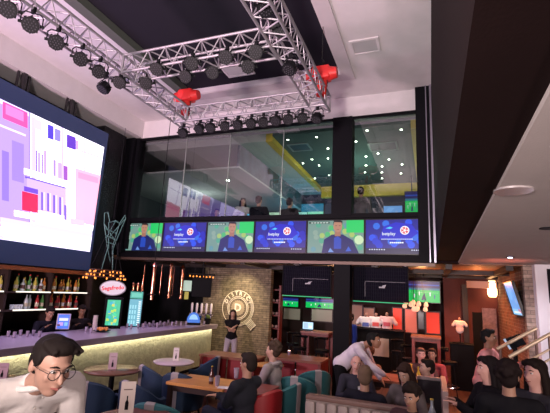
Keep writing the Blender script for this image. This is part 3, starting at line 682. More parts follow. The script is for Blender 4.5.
# wire sculpture
p = at(108, 262, X=-6.75); t = thing('wire_sculpture', 'pale green wire net sculpture hanging right of the video screen', 'sculpture', p, face_cam(p.x, p.y))
M_w = mat('pale_green_wire', (.10, .22, .20), .4, emit=.02, ecol=(.3, .8, .7))
mb = MB(); S = 11.0 / 408
def W2(px, py, y=0): return ((px - 108) * S * .86, y, (262 - py) * S * .92)
for pts in ([(103, 270), (106, 250), (100, 228), (99, 218), (102, 217), (105, 226), (110, 224), (114, 226), (118, 218), (119, 221), (114, 238), (111, 250), (113, 270)], [(104, 226), (107, 250)], [(114, 226), (110, 250)], [(102, 232), (113, 236)], [(103, 238), (113, 242)], [(105, 244), (112, 246)], [(100, 228), (110, 240)], [(110, 224), (104, 240)], [(118, 222), (106, 240)], [(106, 250), (110, 262), (111, 250)]):
    for yy in (-.05, .05):
        mb.tube([W2(a, b, yy * (1 + .5 * math.sin(a))) for a, b in pts], .009, 6)
mb.build('wire_net', M_w, t); MB().cyl((0, 0, .98), (0, 0, 3.2), .005).build('hanging_wire', M_can, t)
# copper tubes
M_cop = mat('copper_tube_metal', (.62, .26, .18), .14, metal=1)
for i, (px, py) in enumerate(((151, 300), (168, 298), (180, 299))):
    p = at(px, py, X=-6.3); t = thing('copper_tube_lamp', 'polished copper tube hanging above the bar, %s of three from the left' % ORD[i], 'hanging lamp', p, 0, 'copper tubes above the bar')
    h = .78
    MB().cyl((0, 0, 0), (0, 0, h), .045, seg=24).build('tube', M_cop, t, smooth=True)
    MB().lathe([(.04, h), (.07, h + .03), (.045, h + .08), (.02, h + .12)], seg=20).build('collar', M_cop, t, smooth=True)
    MB().cyl((0, 0, .12), (0, 0, .14), .1, seg=20).build('ring', M_can, t)
    MB().cyl((0, 0, h + .1), (0, 0, (6.6 if p.y < 8.9 else 2.78) - p.z), .008).build('rod', M_can, t)
    for s in (-.2,): MB().cyl((s * .8, s * .8, .08), (s * .8, s * .8, h + .05), .012, seg=12).build('side_pipe', M_cop, t, smooth=True)
    MB().ell((0, 0, h + .03), .03, seg=8).build('lamp', emis('copper_lamp_glow', (1, .75, .6), 9), t)
p = at(187, 291, X=-6.2); t = thing('hanging_sign', 'small pale green hanging sign right of the copper tubes', 'sign', p, face_cam(p.x, p.y))
MB().box((-.11, 0, 0), (.11, .02, .28), .004).build('board', mat('pale_sign', (.4, .55, .45), .5, emit=.35, ecol=(.6, .9, .75)), t)
MB().box((-.06, 0, -.22), (.05, .02, -.02), .004).build('lower_tag', mat('yellow_tag', (.45, .42, .08), .5, emit=.15, ecol=(.7, .7, .1)), t)
mb = MB(); mb.cyl((0, .01, .28), (0, .01, 2.78 - p.z), .005); mb.cyl((0, .01, -.02), (0, .01, 0), .005); mb.build('cord', M_can, t)
p = at(201, 297, X=-5.6); t = thing('television', 'black switched off television hanging before the tan brick wall', 'television', p, face_cam(p.x, p.y))
MB().box((-.25, 0, 0), (.25, .06, .5), .008).build('back_case', M_blackm, t); MB().box((-.235, -.004, .015), (.235, 0, .485)).build('glass_front', M_black, t); MB().cyl((0, .04, .5), (0, .04, 2.78 - p.z), .02).build('ceiling_pole', M_can, t)
# things on the counter
p = at(62, 331, Z=1.10); t = thing('order_tablet', 'tablet with glowing blue screen on the bar before the bartender', 'tablet', (p.x, p.y, 1.10), face_cam(p.x, p.y))
t.rotation_euler.y = R(0)
MB().box((-.12, .0, .03), (.12, .02, .33), .006).build('case', mat('tablet_case', (.5, .45, .6), .4), t)
pic_thing(t, .2, .27, [(0, 0, 1, 1, (.06, .16, .75)), (.1, .55, .9, .75, (.7, .7, 1)), (.1, .2, .5, .45, (.5, .3, .8)), (.6, .2, .9, .45, (.2, .45, .95))], 'screen', 1.3).location.z = .045
MB().box((-.05, -.02, 0), (.05, .08, .03), .006).build('stand', M_can, t)
M_cglass = glass_mat('clear_drink_glass', (.93, .95, .97), 1.9)
M_pglass = mat('frosted_glass', (.36, .31, .40), .12, spec=.8)
g0 = None
for i, (px, py) in enumerate([(8, 337), (14, 338), (20, 336), (27, 337), (33, 336), (39, 337), (86, 332), (91, 333), (96, 332), (145, 326), (149, 327), (153, 325), (157, 327), (160, 325), (164, 326), (168, 324), (172, 326), (176, 325), (181, 326), (127, 328), (131, 329), (138, 328), (143, 328), (186, 325), (200, 324), (204, 325)]):
    p = at(px, py, Z=1.10); p.x = max(min(p.x, -5.7), -6.75)
    lab = 'small stemless glass standing among others on the bar top'
    if g0 is None:
        g0 = thing('bar_glass', lab, 'glass', (p.x, p.y, 1.10), 0, 'glasses standing along the bar top')
        MB().lathe([(.018, 0), (.026, .04), (.028, .10), (.025, .10), (.023, .04), (.015, .01)], seg=14).build('glass_body', M_pglass, g0, smooth=True)
    else: dup(g0, (p.x, p.y, 1.10))
p = at(93, 331, Z=1.1); t = thing('cup_stack', 'stack of white and orange cups on the bar beside the bartender', 'cups', (-6.6, p.y + .2, 1.1))
mb = MB()
for k in range(5): mb.lathe([(.035, .05 * k), (.05, .05 * k + .09), (.047, .05 * k + .09), (.03, .05 * k + .01)], seg=16)
mb.build('cup', mat('white_paper', (.7, .62, .6), .6), t, smooth=True); 
t = thing('snack_dish', 'dark dish of orange snacks on the bar left of the green cooler', 'dish', (-6.2, at(102, 330, X=-6.2).y, 1.1))
MB().lathe([(.07, 0), (.17, .03), (.16, .035), (.06, .01)], seg=24).build('plate', M_can, t, smooth=True)
mb = MB()
for k in range(12): a = k * 2.4; r = .03 * math.sqrt(k); mb.ell((r * math.cos(a), r * math.sin(a), .055 + .01 * (k % 2)), (.035, .03, .03), seg=8)
tag(mb.build('snack', mat('orange_snack', (.75, .28, .06), .6), t, smooth=True), kind='stuff')
p = at(193, 325, Z=1.1); t = thing('beer_dome', 'blue glowing rounded beer emblem on the bar near the taps', 'dispenser', (p.x, p.y, 1.1), face_cam(p.x, p.y))
k = 18; mb = MB(); mb.prism([(.17 * math.cos(PI * i / k), 0, .10 + .22 * math.sin(PI * i / k)) for i in range(k + 1)] + [(-.17, 0, .06), (.17, 0, .06)], (0, .1, 0)); mb.build('dome', mat('blue_dome', (.02, .08, .35), .25, emit=.6, ecol=(.05, .25, .9)), t)
mb = MB(); mb.prism([(.11 * math.cos(PI * i / k), -.006, .14 + .13 * math.sin(PI * i / k)) for i in range(k + 1)], (0, .006, 0)); mb.build('emblem', emis('blue_emblem', (.35, .65, 1), 1.0), t)
MB().box((-.19, -.03, 0), (.19, .14, .06), .01).build('base', M_can, t)
M_chrome = mat('chrome', (.75, .72, .75), .12, metal=1)
p = at(213, 325, Z=1.1); t = thing('beer_tap_tower', 'chrome beer tap row with tall pale handles at the bar end', 'beer taps', (-5.95, min(at(213, 325, X=-5.95).y, 10.2), 1.1), face_cam(-5.95, 10))
MB().cyl((-.32, 0, .26), (.32, 0, .26), .045, seg=16).build('crossbar', M_chrome, t, smooth=True)
for s in (-.22, .22): MB().cyl((s, 0, 0), (s, 0, .24), .035, seg=14).build('column', M_chrome, t, smooth=True)
for i in range(5):
    x = -.26 + .13 * i; MB().tube([(x, -.03, .26), (x, -.12, .26), (x, -.14, .16)], .013, 8).build('spout', M_chrome, t)
    MB().lathe([(.012, .28), (.03, .36), (.034, .52), (.018, .56)], c=(x, -.08, 0), seg=12).build('handle', mat('pale_handle', (.7, .65, .7), .3), t, smooth=True)
p = at(228, 325, Z=1.1); t = thing('ice_bucket', 'dark round bucket with greens at the end of the bar', 'bucket', (-5.78, 10.28, 1.1))
MB().lathe([(.07, 0), (.1, .16), (.09, .16), (.06, .01)], seg=20).build('bucket', M_can, t, smooth=True)
mb = MB()
for k in range(14): a = k * 2.4; mb.ell((.05 * math.cos(a), .05 * math.sin(a), .18 + .02 * (k % 3)), (.035, .015, .04), Euler((k, k * 2, 0)).to_matrix(), seg=8)
mb.build('greenery', mat('herb_green', (.2, .3, .06), .7), t)
# round DISTRICT emblem painted on the brick wall
lc = at(238, 308, Y=10.99); t = thing('wall_emblem', 'round white DISTRICT emblem with a D on the tan brick wall', 'emblem', (lc.x, 10.985, lc.z))
M_em = mat('emblem_paint', (.95, .88, .72), .6); RR = .50
def ring(r, w):
    mb = MB(); k = 48
    for i in range(k):
        a, b = 2 * PI * i / k, 2 * PI * (i + 1) / k
        mb.prism([(r * math.cos(a), 0, r * math.sin(a)), (r * math.cos(b), 0, r * math.sin(b)), ((r - w) * math.cos(b), 0, (r - w) * math.sin(b)), ((r - w) * math.cos(a), 0, (r - w) * math.sin(a))], (0, -.012, 0))
    bmesh.ops.remove_doubles(mb.bm, verts=mb.bm.verts, dist=1e-4); return mb
ring(RR, .014).build('outer_ring', M_em, t); ring(RR * .66, .014).build('middle_ring', M_em, t); ring(RR * .58, .014).build('inner_ring', M_em, t)
for q in (.93, .86): 
    mb = MB(); k = 30
    for i in range(k):
        a, b = R(-125) + R(160) * i / k, R(-125) + R(160) * (i + 1) / k; r = RR * q
        mb.prism([(r * math.cos(a), 0, r * math.sin(a)), (r * math.cos(b), 0, r * math.sin(b)), ((r - .012) * math.cos(b), 0, (r - .012) * math.sin(b)), ((r - .012) * math.cos(a), 0, (r - .012) * math.sin(a))], (0, -.012, 0))
    mb.build('arc_line', M_em, t)
for i, ch in enumerate('DISTRICT'):
    a = R(155 - i * 18.5); r = RR * .82
    text_obj('letter', ch, .15, M_em, t, Matrix.Translation((r * math.cos(a), -.006, r * math.sin(a))) @ Matrix.Rotation(-(a - PI / 2), 4, 'Y') @ Matrix.Rotation(R(90), 4, 'X'), .012, bold=.004)
mb = MB(); k = 40; rs = [(RR * .40 + (.02 if i % 2 else 0)) for i in range(k)]
mb.prism([(rs[i] * math.cos(2 * PI * i / k), 0, rs[i] * math.sin(2 * PI * i / k)) for i in range(k)], (0, -.010, 0)); mb.build('badge', mat('emblem_badge', (.40, .33, .22), .6), t)
text_obj('letter_d', 'D', .30, M_em, t, Matrix.Translation((0, -.014, 0)) @ Matrix.Rotation(R(90), 4, 'X'), .008, bold=.01)
mb = MB()
for i in range(6):
    o1 = -.16 + .064 * i; d = Vector((.707, 0, -.707)); s = Vector((.707, 0, .707)); c0 = d * (RR * 1.0) + s * o1 * .6; c1_ = d * (RR * 1.42) + s * o1 * .6
    mb.prism([c0 - s * .008, c0 + s * .008, c1_ + s * .008, c1_ - s * .008], (0, -.012, 0))
for q in (1.0, 1.42):
    d = Vector((.707, 0, -.707)); s = Vector((.707, 0, .707)); c = d * RR * q; mb.prism([c - s * .12, c + s * .12, c + s * .12 + d * .016, c - s * .12 + d * .016], (0, -.012, 0))
mb.build('tail', M_em, t)
# row of bulbs near the bar end
t = thing('bulb_row_lamp', 'short row of bare amber bulbs hanging at the bar end', 'hanging lamp', at(202, 275, X=-5.9), face_cam(-5.9, 9.8) )
pp = t.location.copy()
MB().box((-.36, -.02, 0), (.36, .02, .04), .006).build('bar', M_can, t)
for i in range(8):
    MB().ell((-.32 + .09 * i, 0, -.04 - .012 * (i % 2)), (.020, .020, .026), seg=8).build('bulb', M_amber, t)
MB().cyl((-.2, 0, .04), (-.2, 0, 2.78 - pp.z), .006).build('cord', M_can, t); MB().cyl((.2, 0, .04), (.2, 0, 2.78 - pp.z), .006).build('cord', M_can, t)
# ------------------------------------------------------------------ hanging mesh screens
M_mesh = mat('navy_mesh_metal', (.010, .009, .020), .7, spec=.15)
def mesh_screen(label, pa, pb, Y):
    a = at(*pa, Y=Y); b = at(*pb, Y=Y); w = b.x - a.x; h = a.z - b.z
    t = thing('mesh_screen', label, 'screen panel', ((a.x + b.x) / 2, Y, b.z), 0, 'dark mesh panels hanging by the column')
    MB().box((-w / 2 + .02, .02, .02), (w / 2 - .02, .03, h - .02)).build('backing', mat('navy_panel', (.006, .005, .014), .8, spec=.1), t)
    mb = MB(); n = int(w / .05)
    for i in range(n + 1): x = -w / 2 + .02 + (w - .04) * i / n; mb.box((x - .006, 0, .02), (x + .006, .012, h - .02))
    n = int(h / .08)
    for i in range(n + 1): z = .02 + (h - .04) * i / n; mb.box((-w / 2 + .02, .004, z - .004), (w / 2 - .02, .014, z + .004))
    mb.build('grid', M_mesh, t)
    mb = MB(); mb.box((-w / 2, -.01, 0), (w / 2, .035, .025)); mb.box((-w / 2, -.01, h - .025), (w / 2, .035, h)); mb.box((-w / 2, -.01, .02), (-w / 2 + .025, .035, h)); mb.box((w / 2 - .025, -.01, .02), (w / 2, .035, h)); mb.build('frame', M_black, t)
    mb = MB(); m2 = mat('grey_metal_line', (.07, .065, .09), .5); mb.box((-w * .28, -.014, h * .55), (w * .44, -.002, h * .57)); mb.box((-w * .28, -.014, h * .12), (-w * .265, -.002, h * .56)); mb.build('rail', m2, t)
    mb = MB(); mb.prism([(-w * .02, -.016, h * .38), (w * .08, -.016, h * .38), (w * .11, -.016, h * .48), (w * .05, -.016, h * .46), (w * .03, -.016, h * .42), (-w * .02, -.016, h * .42)], (0, .006, 0)); mb.build('emblem', mat('pale_emblem', (.4, .4, .45), .5), t)
    for s in (-.4, .4): MB().cyl((w * s, .01, h), (w * s, .01, 2.72 + .01 - b.z if Y < 9.3 else 2.78 - b.z), .01).build('hanger', M_can, t)
    MB().box((-w / 2, .04, -.03), (w / 2, .05, -.01)).build('green_light_strip', emis('green_strip', (.03, .6, .25), .8), t)
    return t
mesh_screen('dark mesh panel hanging left of the black column', (283, 265), (331, 297), 9.6)
mesh_screen('dark mesh panel hanging right of the black column', (353, 266), (409, 303), 9.6)
# warm fittings in the bronze plate
for i, (px, py) in enumerate(((290, 261), (402, 262), (250, 259))):
    p = at(px, py, Z=2.72); t = thing('ceiling_spotlight', ['warm round downlight left of the black column', 'warm round downlight right of the black column', 'faint warm downlight over the brick wall side'][i] + ' under the television housing', 'ceiling light', (p.x, 9.15, 2.72), 0, 'downlights under the housing')
    MB().lathe([(.035, -.012), (.06, -.012), (.06, 0), (.035, 0)], seg=20).build('bezel', M_chrome, t, smooth=True); MB().cyl((0, 0, -.01), (0, 0, -.002), .036, seg=16).build('lamp', emis('warm_lamp', (1, .72, .35), 14), t)
# televisions in the back room
M_picg = picture_mat('television_picture_back', 1.0)
def tv_px(label, pa, pb, Y, kind, group):
    a = at(*pa, Y=Y); b = at(*pb, Y=Y); w = b.x - a.x; h = a.z - b.z
    t = tv(label, w, h, kind, ((a.x + b.x) / 2, Y, b.z), 0, group, pm=M_picg)
    return t
tv_px('television with green pitch at left of the back room under the mesh panel', (279, 297), (298, 307), 14.2, 'match', 'televisions of the back room')
tv_px('television with green pitch in the back room just left of the column', (306, 298), (333, 309), 14.2, 'match', 'televisions of the back room')
t = tv_px('large television showing a football match right of the hanging mesh panel', (408, 281), (440, 303), 12.2, 'match', 'televisions of the back room')
MB().cyl((0, .04, .7), (0, .04, 2.78 - t.location.z), .02).build('ceiling_pole', M_can, t)
a = at(405, 192, Y=13.4); b = at(419, 213, Y=13.4)
t = tv('portrait television with green and violet picture in the gallery at right', b.x - a.x, a.z - b.z, 'match', ((a.x + b.x) / 2, 13.4, b.z), pm=M_picg)
MB().cyl((0, .04, a.z - b.z), (0, .04, 5.95 - b.z), .02).build('ceiling_pole', M_can, t)
a = at(300, 203, Y=14.9); b = at(322, 217, Y=14.9)
t = tv('wide television with cyan glow on the gallery back wall', b.x - a.x, a.z - b.z, 'ads2', ((a.x + b.x) / 2, 15.1, b.z), pm=M_picg)
a = at(383, 205, Y=14.9); b = at(402, 215, Y=14.9)
t = tv('television with bluish white picture in the gallery behind the right pane', b.x - a.x, a.z - b.z, 'news', ((a.x + b.x) / 2, 15.1, b.z), pm=M_picg)
# tilted television on the right brick wall
a = at(518, 298, X=1.68)
t = tv('tall tilted television with blue picture on the right brick wall', 1.0, .66, 'news', (1.66, a.y, at(519, 315, X=1.66).z), R(-90), tilt=0, pm=picture_mat('television_picture_blue', 1.1))
t.rotation_euler = Euler((R(14), 0, R(-90)))
MB().box((-.1, .05, .2), (.1, .2, .45)).build('wall_bracket', M_can, t)
p = at(492, 289, X=2.1); t = thing('wall_sconce', 'glowing orange lamp on the brick wall left of the tilted television', 'wall lamp', (1.72, at(493, 289, X=1.6).y, at(493, 289, X=1.6).z))
MB().box((-.03, -.1, -.2), (0, .1, .2), .01).build('wall_plate', M_can, t)
MB().lathe([(.08, -.22), (.12, -.14), (.12, .14), (.08, .22)], c=(-.14, 0, 0), seg=18).build('shade', emis('sconce_glow', (1, .52, .22), 9), t, smooth=True)
# ------------------------------------------------------------------ people
def V(*a): return Vector(a)
WS = bpy.data.scenes.new('workshop'); VL = WS.view_layers[0]
def voxelize(mb, voxel, smooth=3, factor=.5):
    me = bpy.data.meshes.new('tmp'); mb.bm.to_mesh(me); mb.bm.free()
    o = bpy.data.objects.new('tmp', me); WS.collection.objects.link(o)
    r = o.modifiers.new('r', 'REMESH'); r.mode = 'VOXEL'; r.voxel_size = voxel; r.use_smooth_shade = True
    s = o.modifiers.new('s', 'SMOOTH'); s.iterations = smooth; s.factor = factor
    VL.update()
    with bpy.context.temp_override(scene=WS, view_layer=VL): dg = bpy.context.evaluated_depsgraph_get()
    m2 = bpy.data.meshes.new_from_object(o.evaluated_get(dg))
    bpy.data.objects.remove(o); bpy.data.meshes.remove(me)
    for p in m2.polygons: p.use_smooth = True
    return m2
def skin_obj(name, mb, m, parent, voxel, smooth=3):
    if voxel < .008: smooth = 14
    me = voxelize(mb, voxel, smooth); me.materials.clear(); me.materials.append(m); me.name = name
    o = bpy.data.objects.new(name, me); COL.objects.link(o); o.parent = parent; return o
def ik(a, b, l1, l2, pole):
    a, b = Vector(a), Vector(b); d = b - a; L = d.length
    if L > (l1 + l2) * .995: b = a + d.normalized() * (l1 + l2) * .995; d = b - a; L = d.length
    L = max(L, abs(l1 - l2) + .01); x = (l1 * l1 - l2 * l2 + L * L) / (2 * L); h = math.sqrt(max(l1 * l1 - x * x, 0))
    u = d.normalized(); p = Vector(pole) - u * Vector(pole).dot(u); p.normalize()
    return a + u * x + p * h, b
def hand(mb, w, d, side, up, s=1.0, curl=.5, rf=.0085):
    """palm + five fingers at wrist w, pointing d"""
    d = d.normalized(); x = d.cross(up).normalized(); n = x.cross(d).normalized()
    pc = w + d * .045 * s
    mb.cap(w, w + d * .03 * s, .024 * s, .026 * s, 8)
    for k in (-1.2, -.4, .4, 1.2): mb.cap(w + d * .02 * s + x * k * .012 * s, w + d * .085 * s + x * k * .018 * s, .013 * s, .012 * s, 8)
    for k, ln in ((-1.35, .070), (-.45, .080), (.45, .076), (1.35, .060)):
        a = w + d * .088 * s + x * k * .019 * s; b = a + (d - n * curl * .4).normalized() * ln * .5 * s; c = b + (d - n * curl * 1.3).normalized() * ln * .5 * s
        mb.cap(a, b, rf, rf * .95, 8); mb.cap(b, c, rf * .95, rf * .8, 8)
    a = w + d * .03 * s - x * side * .025 * s; b = a + (d * .6 - x * side * .8 - n * .2).normalized() * .04 * s; c = b + (d * .95 - x * side * .15 - n * .4).normalized() * .035 * s
    mb.cap(a, b, rf * 1.25, rf * 1.1, 8); mb.cap(b, c, rf * 1.1, rf * .9, 8)
# ------------------------------------------------------------------ furniture
M_teal_v = mat('teal_velvet', (.022, .13, .15), .75, vary=.15, bump=.1)
M_blue_v = mat('navy_velvet', (.012, .035, .085), .75, vary=.15, bump=.1)
M_red_v = mat('red_leather', (.30, .015, .02), .45, vary=.1)
M_stripe = mat('grey_stripe_fabric', (.32, .29, .31), .8)
M_leg = mat('dark_chair_leg', (.03, .015, .012), .4)
def tub_chair(fab, label, group):
    """faces -Y"""
    t = thing('tub_chair', label, 'chair', (0, 0, 0), 0, group)
    def shell(a0, a1, ro, ri, zfun, z0=.30):
        mb = MB(); n = 22; rows = []
        for i in range(n + 1):
            a = a0 + (a1 - a0) * i / n; zt = zfun(a); c, s = math.cos(a), math.sin(a)
            rows.append([mb.bm.verts.new(v) for v in ((ro * c * .98, ro * s, z0), (ro * c * 1.04, ro * s * 1.04, (z0 + zt) / 2), (ro * c * 1.05, ro * s * 1.06, zt - .02), ((ro + ri) / 2 * c * 1.05, (ro + ri) / 2 * s * 1.05, zt), (ri * c * 1.03, ri * s * 1.03, zt - .02), (ri * c, ri * s, z0))])
        for x, y in zip(rows, rows[1:]):
            for k in range(6): mb.bm.faces.new((x[k], x[(k + 1) % 6], y[(k + 1) % 6], y[k]))
        mb.bm.faces.new(rows[0]); mb.bm.faces.new(rows[-1][::-1]); return mb
    top = lambda a: .60 + .22 * max(0, math.sin(a)) ** .8
    shell(R(-28), R(208), .31, .25, top).build('backrest', fab, t, smooth=True)
    shell(R(80), R(100), .316, .244, lambda a: top(a) + .006, .31).build('stripe', M_stripe, t, smooth=True)
    mb = MB(); mb.lathe([(.0, .30), (.235, .30), (.25, .33), (.25, .43), (.22, .46), (0, .47)], seg=28); mb.build('seat', fab, t, smooth=True)
    MB().cyl((0, 0, .27), (0, 0, .31), .27, seg=28).build('seat_frame', M_leg, t, smooth=True)
    for x in (-1, 1):
        for y in (-1, 1): MB().cyl((x * .17, y * .17, .28), (x * .24, y * .24, 0), .022, .012, 10).build('leg', M_leg, t, smooth=True)
    return t
CH = {}
def chair(kind, x, y, face, label, s=1):
    """face: degrees the sitter looks, 0 = towards the camera side (-Y), 90 = +X"""
    fab = {'teal': M_teal_v, 'blue': M_blue_v, 'red': M_red_v}[kind]; g = 'tub chairs of the dining floor'
    if kind in CH: return dup(CH[kind], (x, y, 0), R(face), label, g)
    c = tub_chair(fab, label, g); c.location = (x, y, 0); c.rotation_euler.z = R(face); CH[kind] = c
    if kind == 'red':
        for ch in list(c.children):
            if ch.name.startswith('stripe'): bpy.data.objects.remove(ch)
    return c
def atz(px, py, z): p = at(px, py, Z=z); return p.x, p.y
def round_table(label, x, y, r, m_top, z=.75, group=None):
    t = thing('round_table', label, 'table', (x, y, 0), 0, group)
    MB().lathe([(0, z - .035), (r - .02, z - .035), (r, z - .02), (r, z - .006), (r - .012, z), (0, z)], seg=40).build('tabletop', m_top, t, smooth=True)
    MB().cyl((0, 0, .03), (0, 0, z - .035), .04, seg=16).build('pedestal', M_black, t, smooth=True)
    MB().lathe([(0, 0), (.25, 0), (.25, .015), (.06, .04), (0, .04)], seg=28).build('base', M_black, t, smooth=True)
    return t
M_redtop = mat('red_brown_tabletop', (.22, .06, .05), .3, vary=.2)
M_brntop = mat('brown_tabletop', (.16, .075, .05), .22, vary=.2)
M_paletop = mat('pale_tabletop', (.62, .50, .58), .25)  # lilac reflection of the video wall put into the pale colour
M_orgtop = wood_mat('orange_wood_tabletop', (.52, .22, .06), (.68, .32, .10), 'X', 3, .3)
M_wood = wood_mat('brown_wood_tabletop', (.20, .07, .04), (.32, .12, .07), 'X', 3, .3)
M_redw = wood_mat('red_stained_wood', (.14, .018, .014), (.22, .03, .02), 'Z', 3, .4)
bx, by = atz(113, 369, .75); round_table('round brown table between the bar and the navy chairs', bx, by, .42, M_brntop)
pxx, pyy = atz(174, 361, .75); round_table('round pale lilac-lit table close to the bar front', pxx, pyy, .36, M_paletop)
fx, fy = atz(133, 420, .75); fx2, fy2 = atz(170, 413, .75); round_table('round reddish table in the left foreground with a menu card', fx, fy, .44, M_redtop)
sx, sy = atz(270, 367, .72); round_table('small round orange-lit table behind the man in the grey hoodie', sx - .05, sy + .1, .26, M_orgtop)
def rect_table(name, label, x0, y0, x1, y1, top, z=.75, panel=None):
    t = thing(name, label, 'table', ((x0 + x1) / 2, (y0 + y1) / 2, 0)); w, d = (x1 - x0) / 2, (y1 - y0) / 2
    MB().box((-w, -d, z - .04), (w, d, z), .006).build('tabletop', top, t)
    for a in (-1, 1):
        for b in (-1, 1): MB().box((a * (w - .05) - .03, b * (d - .05) - .03, 0), (a * (w - .05) + .03, b * (d - .05) + .03, z - .04)).build('leg', panel or M_leg, t)
    MB().box((-w + .04, -d + .04, z - .12), (w - .04, d - .04, z - .04)).build('apron', panel or M_leg, t)
    return t
rect_table('dining_table', 'orange wood dining table before the man in the dark jacket', -3.52, 5.22, -2.62, 5.86, M_orgtop)
rect_table('dining_table', 'dark red dining table right beside the orange wood table', -2.60, 5.22, -2.05, 5.86, M_redtop)
# menu cards
def menu_card(label, x, y, z, w, h, rz, col=(.72, .64, .56), group='menu cards standing on the tables'):
    t = thing('menu_card', label, 'menu card', (x, y, z), rz, group); m = colmat('card', col, .6)
    mb = MB(); mb.prism([(-w / 2, -.035, 0), (-w / 2, .035, 0), (-w / 2, 0, h)], (w, 0, 0)); mb.build('card', m, t)
    mb = MB(); n = .2; k = lambda a: Vector((a[0] * w, -.036 + .035 * (a[1]) , a[1] * h))
    mb.prism([k(q) for q in ((-.12, .14), (.12, .14), (.12, .36), (.04, .44), (.04, .56), (-.04, .56), (-.04, .44), (-.12, .36))], (0, -.003, 0)); mb.build('bottle_drawing', M_black, t)
    mb = MB(); mb.prism([k(q) for q in ((-.3, .74), (.3, .74), (.3, .77), (-.3, .77))], (0, -.003, 0)); mb.build('printed_line', mat('card_grey_ink', (.2, .14, .12), .7), t)
    return t
cx_, cy_ = atz(127, 413, .75); menu_card('large cream menu card with a bottle drawing on the reddish foreground table', cx_, cy_ - .02, .75, .145, .31, face_cam(cx_, cy_))
menu_card('menu card standing on the round brown table', bx - .02, by + .0, .75, .12, .24, face_cam(bx, by), (.55, .42, .48))
menu_card('menu card with black bottle on the pale lilac-lit table', pxx - .02, pyy + .08, .75, .10, .22, face_cam(pxx, pyy), (.75, .68, .68))
menu_card('pale menu card leaning against the stone bar front at the left edge', -5.35, at(3, 372, X=-5.35).y, .75, .12, .2, .6, (.5, .35, .42))
t = round_table('small dark table at the left picture edge by the bar', -5.35, at(3, 372, X=-5.35).y, .28, M_brntop)
# chairs
def ch_px(kind, px, py, z, face, label, dx=0, dy=0):
    x, y = atz(px, py, z); return chair(kind, x + dx, y + dy, face, label)
ch_px('blue', 95, 378, .80, 200, 'navy tub chair with grey stripe behind the young waiter')
ch_px('blue', 145, 379, .80, 165, 'navy tub chair with grey stripe right of the foreground menu card')
ch_px('blue', 160, 366, .78, 150, 'navy tub chair in front of the pale lilac-lit table at left')
ch_px('blue', 185, 372, .78, 185, 'navy tub chair directly in front of the pale lilac-lit table')
ch_px('blue', 203, 358, .76, -80, 'navy tub chair right of the pale lilac-lit table near the bar')
ch_px('teal', 168, 396, .80, 190, 'teal tub chair right of the reddish foreground table', 0, -.1)
ch_px('red', 252, 392, .75, -110, 'red tub chair holding the man in the dark jacket', .05, .1)
ch_px('teal', 279, 385, .75, -100, 'teal tub chair holding the man in the grey hoodie')
ch_px('teal', 297, 374, .80, 190, 'teal tub chair with cream stripe left of the bending waiter')
ch_px('teal', 312, 368, .80, 215, 'teal tub chair behind the cream striped one beside the waiter')
# red panelled tables at the back
def panel_table(label, x0, y0, x1, y1, z=.78):
    t = thing('panelled_table', label, 'table', ((x0 + x1) / 2, (y0 + y1) / 2, 0)); w, d = (x1 - x0) / 2, (y1 - y0) / 2
    MB().box((-w, -d, z - .045), (w, d, z), .006).build('tabletop', M_wood, t)
    for a in (-1, 1): MB().box((a * (w - .04) - .03, -d + .03, 0), (a * (w - .04) + .03, d - .03, z - .045), .004).build('side_panel', M_redw, t)
    MB().box((-w + .07, -d + .05, .05), (-.02, -d + .09, z - .045), .004).build('front_panel', M_red_v, t); MB().box((.02, -d + .05, .05), (w - .07, -d + .09, z - .045), .004).build('front_panel', M_red_v, t)
    return t
panel_table('red panelled table below the round emblem wall', -4.35, 7.5, -3.15, 8.1)
panel_table('red panelled table with a candle left of the bending waiter', -3.05, 8.05, -2.0, 8.75)
x_, y_ = atz(296, 352, .78); t = thing('candle_glass', 'small glowing candle glass on the red panelled table', 'candle', (x_, min(y_, 8.6), .78))
MB().lathe([(.03, 0), (.04, .08), (.036, .08), (.026, .01)], seg=14).build('glass_body', M_pglass, t, smooth=True); MB().cyl((0, 0, .015), (0, 0, .085), .025).build('candle', emis('candle_glow', (1, .6, .45), 5), t)
# foreground bench
M_bench = mat('taupe_leather', (.30, .24, .22), .5, vary=.1)
p0 = at(306, 394, Z=.98); p1 = at(408, 409, Z=.98)
t = thing('banquette', 'taupe tufted banquette back along the lower middle edge', 'bench', ((p0.x + p1.x) / 2, (p0.y + p1.y) / 2, 0), math.atan2(p1.y - p0.y, p1.x - p0.x))
Lh = (p1 - p0).length / 2
MB().box((-Lh, -.02, .93), (Lh, .1, .98), .015).build('cap_rail', mat('cap_rail_wood', (.16, .09, .075), .4), t)
MB().box((-Lh, .0, .08), (Lh, .1, .93)).build('back_frame', M_bench, t)
n = 9
for i in range(n): MB().box((-Lh + 2 * Lh * i / n + .005, -.055, .42), (-Lh + 2 * Lh * (i + 1) / n - .005, .005, .925), .03).build('tufted_pad', M_bench, t, smooth=True)
MB().box((-Lh, -.5, .3), (Lh, -.06, .46), .04).build('seat_cushion', M_bench, t, smooth=True); MB().box((-Lh, -.46, 0), (Lh, .08, .3)).build('base', M_leg, t)
# partition
p0 = at(417, 378, Z=1.05); p1 = at(443, 379, Z=1.05)
t = thing('glazed_partition', 'dark low partition with a pale steel end post by the aisle', 'partition', (p1.x, p1.y, 0), 0)
w = p1.x - p0.x
MB().box((-w, -.02, .05), (-.03, .02, 1.02), .004).build('panel', mat('smoked_panel', (.04, .04, .045), .15), t); MB().box((-w, -.03, 1.02), (.0, .03, 1.06), .004).build('top_rail', mat('rail_grey', (.25, .2, .2), .4), t)
MB().box((-.03, -.95, .0), (.03, .03, 1.08), .004).build('end_post', mat('end_post_pale', (.42, .30, .28), .4), t)
